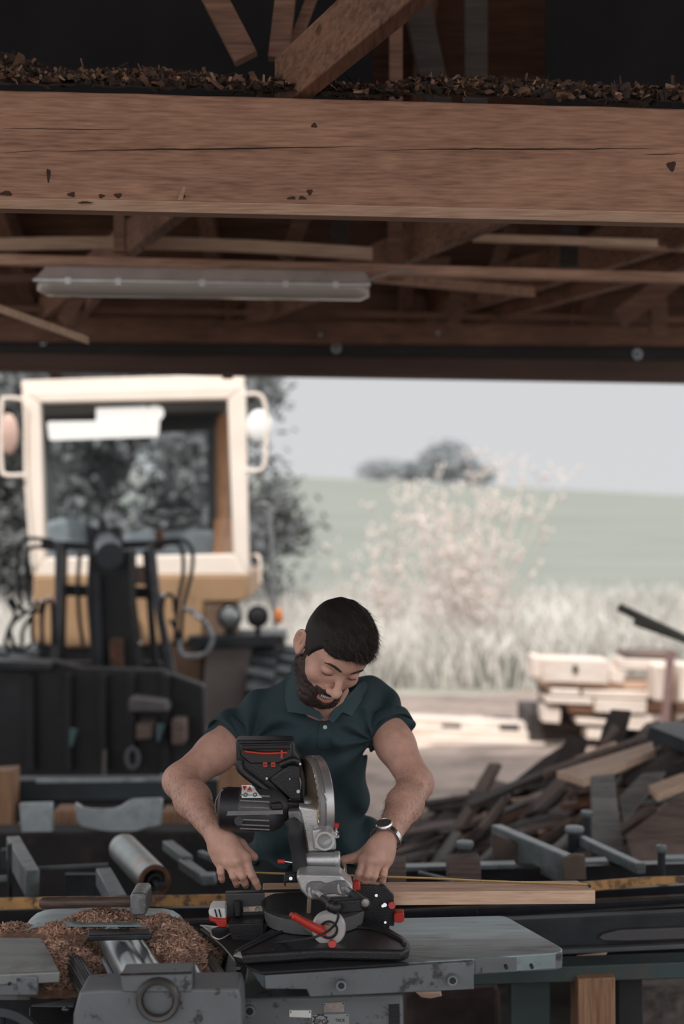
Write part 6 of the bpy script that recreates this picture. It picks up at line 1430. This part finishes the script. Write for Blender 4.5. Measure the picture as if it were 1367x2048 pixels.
# sleeve hems
for (a, c) in (SLV_R, SLV_L):
    u = (c-a)/np.linalg.norm(c-a); e1 = unit(np.cross(u, (0, 1, .2))); e2 = np.cross(u, e1)
    b = MB(); R = []
    for i in range(48):
        t = 2*math.pi*i/48; d_ = e1*math.cos(t)+e2*math.sin(t); o_ = np.array(c)-u*.03
        rad = march(lambda p: -shirt_sdf(p), o_, d_[None], .02, 1, 40)[0]; rr_ = min(.075, max(.05, np.linalg.norm(rad-o_))) if False else .0645
        R.append([b.bm.verts.new(np.array(c)+d_*x_+u*y_) for x_, y_ in ((.0610, -.026), (.0622, -.024), (.0618, .001), (.060, .002), (.056, -.001), (.056, -.026))])
    for i in range(48):
        for j in range(6): b.bm.faces.new((R[i][j], R[i][(j+1) % 6], R[(i+1) % 48][(j+1) % 6], R[(i+1) % 48][j]))
    b.build('sleeve_hem', M_SHIRT, shirt, angle=60)

# ---- hair
def hcap(q, g):      # scalp shell grown by g
    m = np.stack([np.abs(q[:, 0]), q[:, 1], q[:, 2]], 1)
    return smin(ell(m, (0, -.084, .026), (.0715, .087, .077)), ell(m, (0, -.058, .026), (.060, .062, .060)), .02)-g
def hair_edge(q):      # negative where hair grows
    x, f, u = q[:, 0], q[:, 1], q[:, 2]; ax = np.abs(x)
    line = np.where(f > -.055, .052-.10*np.clip(ax-.035, 0, 1)-.25*np.clip(-.02-f, 0, .1), 0)
    front = .046+.006*np.cos(x*60)-u                          # forehead hairline
    side = f+.053-.5*np.clip(u+.01, 0, .06)                                   # temples: hair behind f=-.062 below the hairline
    d = np.minimum(front, np.maximum(side, -.042-u+.0*f))
    return d
def hair_sdf(p):
    q = W2H(p)/1.0; u = q[:, 2]; top_ = np.clip((u-.035)/.05, 0, 1); g = .0050+.006*top_+.004*np.clip((q[:, 1]+.03)/.05, 0, 1)*top_
    d = hcap(q, 0)-g+.0008*np.sin(q[:, 0]*190+3*np.sin(q[:, 1]*40))*top_
    return smax(d, hair_edge(q), .006)
V, Q = surface(hair_sdf, H2W(0, -.09, .03)-.15, H2W(0, -.09, .03)+.15, .0026)
hair = raw_mesh('hair', V, Q, M_HAIR, man)
def ribbons(name, roots, dirs, L, w, m_, parent, seg=4, grav=None, seed=0, curl=.15, wid_end=.2):
    r = np.random.default_rng(seed); n = len(roots); p = roots.copy(); d = dirs.copy(); L = np.broadcast_to(L, (n,)); P_ = []; side = np.cross(d, r.normal(size=(n, 3))); side /= np.linalg.norm(side, axis=1)[:, None]+1e-9; c = r.normal(0, curl, (n, 3))
    for k in range(seg+1):
        ww = w*(1-(1-wid_end)*k/seg); P_.append((p-side*ww, p+side*ww)); d = d+c/seg*1.2+(0 if grav is None else grav/seg); d /= np.linalg.norm(d, axis=1)[:, None]; p = p+d*(L/seg)[:, None]
    V = np.stack([x for pr in P_ for x in pr], 1); nv = 2*(seg+1); base_ = np.arange(n)[:, None]*nv; Qs = [base_+np.array([2*k, 2*k+1, 2*k+3, 2*k+2]) for k in range(seg)]
    o = raw_mesh(name, V.reshape(-1, 3), np.concatenate(Qs), m_, parent, smooth=False); o['kind'] = 'stuff'; return o
r = np.random.default_rng(5)
idx = r.integers(0, len(V), 17000); rt = V[idx]; qh = W2H(rt.astype(f32)); keep = (qh[:, 2] > -.03) & (hcap(qh, 0) > .001); rt = rt[keep]; qh = qh[keep]
nrm = gradn(hair_sdf, rt.astype(f32), .004)
comb = np.where(qh[:, 2:3] > .05, HF*.85+HX*.22, HF*.1-HU*.8+HX*0)      # top is combed forward and to his left
dr = nrm*.26+comb*.9; dr /= np.linalg.norm(dr, axis=1)[:, None]
ln = np.where(qh[:, 2] > .055, .019, .007)*r.uniform(.6, 1.2, len(rt))
ribbons('hair_strands', rt-nrm*.003, dr, ln, .00045, M_HAIR2, hair, 5, -nrm*.35+np.array((0, 0, -.15)), 2, .25)
k_ = (qh[:, 2] > .06) & (r.uniform(0, 1, len(rt)) < .035)
ribbons('loose_hairs', (rt-nrm*.002)[k_], (dr*.7+nrm*.5)[k_], r.uniform(.022, .042, k_.sum()), .0004, M_HAIR2, hair, 7, -nrm[k_]*.5+HF*.4+np.array((0, 0, -.5)), 4, .35)
# ---- beard: jaw, chin and moustache
def beard_mask(q):     # negative inside
    x, f, u = q[:, 0], q[:, 1], q[:, 2]; ax = np.abs(x)
    cheek = u-(-.058-.42*(f+.03)+.010*np.sin(ax*40))               # upper border rises towards the ear
    cheek = np.where(f > -.03, u+.0645-.20*np.clip(ax-.02, 0, 1), cheek)
    back = -(f+.088); d = np.maximum(cheek, back)
    sb = np.maximum(np.maximum(np.abs(f+.079)-.012, u-.04), -.075-u); d = np.minimum(d, np.maximum(sb, .05-ax))
    mou = ell(q*np.array((1, 1, 1), f32), (0, .0, -.0740), (.0265, .05, .0165)); st = np.maximum(np.abs(u+.0575-.18*ax*0+.25*np.clip(ax-.014, 0, 1))-.0062, ax-.030); st = np.maximum(st, .0-(f+.02))
    gt = np.maximum(np.abs(ax-.0285)-.006, np.abs(u+.070)-.018)
    d = np.minimum(np.maximum(d, -mou), np.minimum(st, gt)); return d
def beard_sdf(p):
    q = W2H(p); u = q[:, 2]; g = .0022+.0045*np.clip((-.075-u)/.04, 0, 1)
    return smax(smax(head_core(q, False)-g+.0010*nz3(q, 260), -(head_core(q, False)+.003), .001), beard_mask(q), .003)
V, Q = surface(beard_sdf, H2W(0, -.04, -.05)-.11, H2W(0, -.04, -.05)+.11, .0017, 2.0)
beard = raw_mesh('beard', V, Q, M_BEARD, man)
idx = r.integers(0, len(V), 6500); rt = V[idx]; nrm = gradn(lambda p: head_core(W2H(p)), rt.astype(f32)); dr = nrm*.7-HU*.75+HF*.15; dr /= np.linalg.norm(dr, axis=1)[:, None]
ribbons('beard_strands', rt-nrm*.001, dr, .0062*r.uniform(.5, 1.3, len(rt)), .0003, M_BEARD, beard, 3, None, 3, .3)
# eyebrows, lashes, lips, teeth
def face_strip(name, path, half, m_, off, parent, th=.0006):
    """narrow raised strip along head-space points, projected onto the face from the front"""
    b = MB(); Rr = []
    pts = np.array(path, float)
    for i in range(len(pts)):
        t_ = pts[min(i+1, len(pts)-1)]-pts[max(i-1, 0)]; t_ /= np.linalg.norm(t_); n_ = np.array((-t_[1], t_[0])); w_ = half[i]; row = []
        for s_ in (-1, -.5, 0, .5, 1):
            q = pts[i]+n_*w_*s_; o_ = H2W(q[0], .06, q[1]); s = march(lambda p: head_core(W2H(p)), o_, np.array([-HF]), 0, 1, 60)[0]; s = s+HF*(off+th*(1-s_*s_)); row.append(b.bm.verts.new(s))
        Rr.append(row)
    for i in range(len(Rr)-1):
        for j in range(4): b.bm.faces.new((Rr[i][j], Rr[i][j+1], Rr[i+1][j+1], Rr[i+1][j]))
    return b.build(name, m_, parent, angle=0), pts
for s_ in (-1, 1):
    face_strip('eyebrow', [(s_*.012, .0165), (s_*.020, .0195), (s_*.030, .0225), (s_*.040, .022), (s_*.049, .016)], [.0022, .0034, .0036, .003, .001], M_BEARD, .0008, body, .0014)
    face_strip('eyelashes', [(s_*.019, -.0085), (s_*.024, -.0105), (s_*.031, -.0115), (s_*.038, -.0105), (s_*.044, -.0075)], [.0006, .0010, .0012, .0012, .0007], M_HAIR, .0010, body, .0012)
    face_strip('eye_slit', [(s_*.021, -.0110), (s_*.026, -.0130), (s_*.032, -.0137), (s_*.040, -.0115)], [.0004, .0010, .0011, .0005], M_WHITE, .0004, body, .0003)
for x_ in np.linspace(-.014, .014, 8):
    c = H2W(x_, .0042-18*x_*x_, -.0715); b = MB(); b.ball(c, (.0021, .0019, .0042), 10, Matrix([list(v) for v in HR.astype(float)])); b.build('tooth', mat_tooth if 'mat_tooth' in globals() else globals().setdefault('mat_tooth', mat('tooth_enamel', (.72, .68, .62), .3)), body)
b = MB(); b.tube([H2W(x_, .0035-16*x_*x_, -.0830+14*x_*x_) for x_ in np.linspace(-.019, .019, 9)], [.0015, .0035, .0046, .005, .005, .005, .0046, .0035, .0015], 10, 2); b.build('lower_lip', M_SKIN2, body)
b = MB(); b.tube([H2W(x_, .0035-16*x_*x_, -.0618-9*x_*x_) for x_ in np.linspace(-.019, .019, 9)], [.001, .0024, .003, .0032, .003, .0032, .003, .0024, .001], 10, 2); b.build('upper_lip', M_SKIN2, body)
b = MB(); b.ball(H2W(0, -.018, -.072), (.02, .012, .008), 12, Matrix([list(v) for v in HR.astype(float)])); b.build('mouth_inside', mat('mouth_inside', (.06, .02, .02), .6), body)
# arm hair
for S, E, W, nn_ in ((S_R, E_R, Wr_R, 1900), (S_L, E_L, Wr_L, 1700)):
    E_, W_ = np.array(E), np.array(W); t = r.uniform(.02, 1.02, nn_); ax_ = unit(W_-E_); e1 = unit(np.cross(ax_, (0, 1, 0))); e2 = np.cross(ax_, e1); an = r.uniform(0, 2*math.pi, nn_)
    base_ = E_+(W_-E_)*t[:, None]; d_ = e1*np.cos(an)[:, None]+e2*np.sin(an)[:, None]
    out = base_+d_*.07; s = march(body_sdf, (0, 0, 0), -d_, 0, 1, 1)*0
    o_ = out.astype(f32); tt_ = np.zeros(nn_, f32)
    for _ in range(30): tt_ = tt_+np.clip(body_sdf(o_-d_.astype(f32)*tt_[:, None]), -.004, .02)*.85
    rt = o_-d_*tt_[:, None]; dr = d_*.45+ax_*.8+np.array((0, 0, -.35)); dr /= np.linalg.norm(dr, axis=1)[:, None]
    ribbons('arm_hair', rt, dr, .011*r.uniform(.5, 1.3, nn_), .00016, M_BEARD, body, 3, None, 7, .35, .4)
# wristwatch
wa = unit(np.array(Wr_L)-np.array(E_L)); wc = np.array(Wr_L)-wa*.010; e1 = unit(np.cross(wa, (0, 1, 0))); e2 = np.cross(wa, e1)
wt = MB(); Rr = []
for i in range(40):
    t = 2*math.pi*i/40; d_ = e1*math.cos(t)*.0335+e2*math.sin(t)*.030; n_ = d_/np.linalg.norm(d_)
    Rr.append([wt.bm.verts.new(wc+d_+n_*a_+wa*b_) for a_, b_ in ((0, -.007), (.002, -.0065), (.002, .0065), (0, .007), (-.001, 0))])
for i in range(40):
    for j in range(5): wt.bm.faces.new((Rr[i][j], Rr[i][(j+1) % 5], Rr[(i+1) % 40][(j+1) % 5], Rr[(i+1) % 40][j]))
ww = wt.build('wristwatch', M_CHROME, man, smooth=False)
fd = unit(np.array((-.25, -.62, .75))); fd = unit(fd-wa*(fd@wa)); fc = wc+fd*.0325
b = MB(); b.lathe(fc, fd, [(.001, .0), (.0175, 0), (.0185, .004), (.0165, .0075), (.0155, .0065)], 32); b.build('watch_case', M_CHROME, ww)
b = MB(); b.cyl(fc+fd*.005, fc+fd*.0062, .0155, seg=32); b.build('watch_dial', mat('dark_dial', (.10, .09, .08), .3, .2), ww)
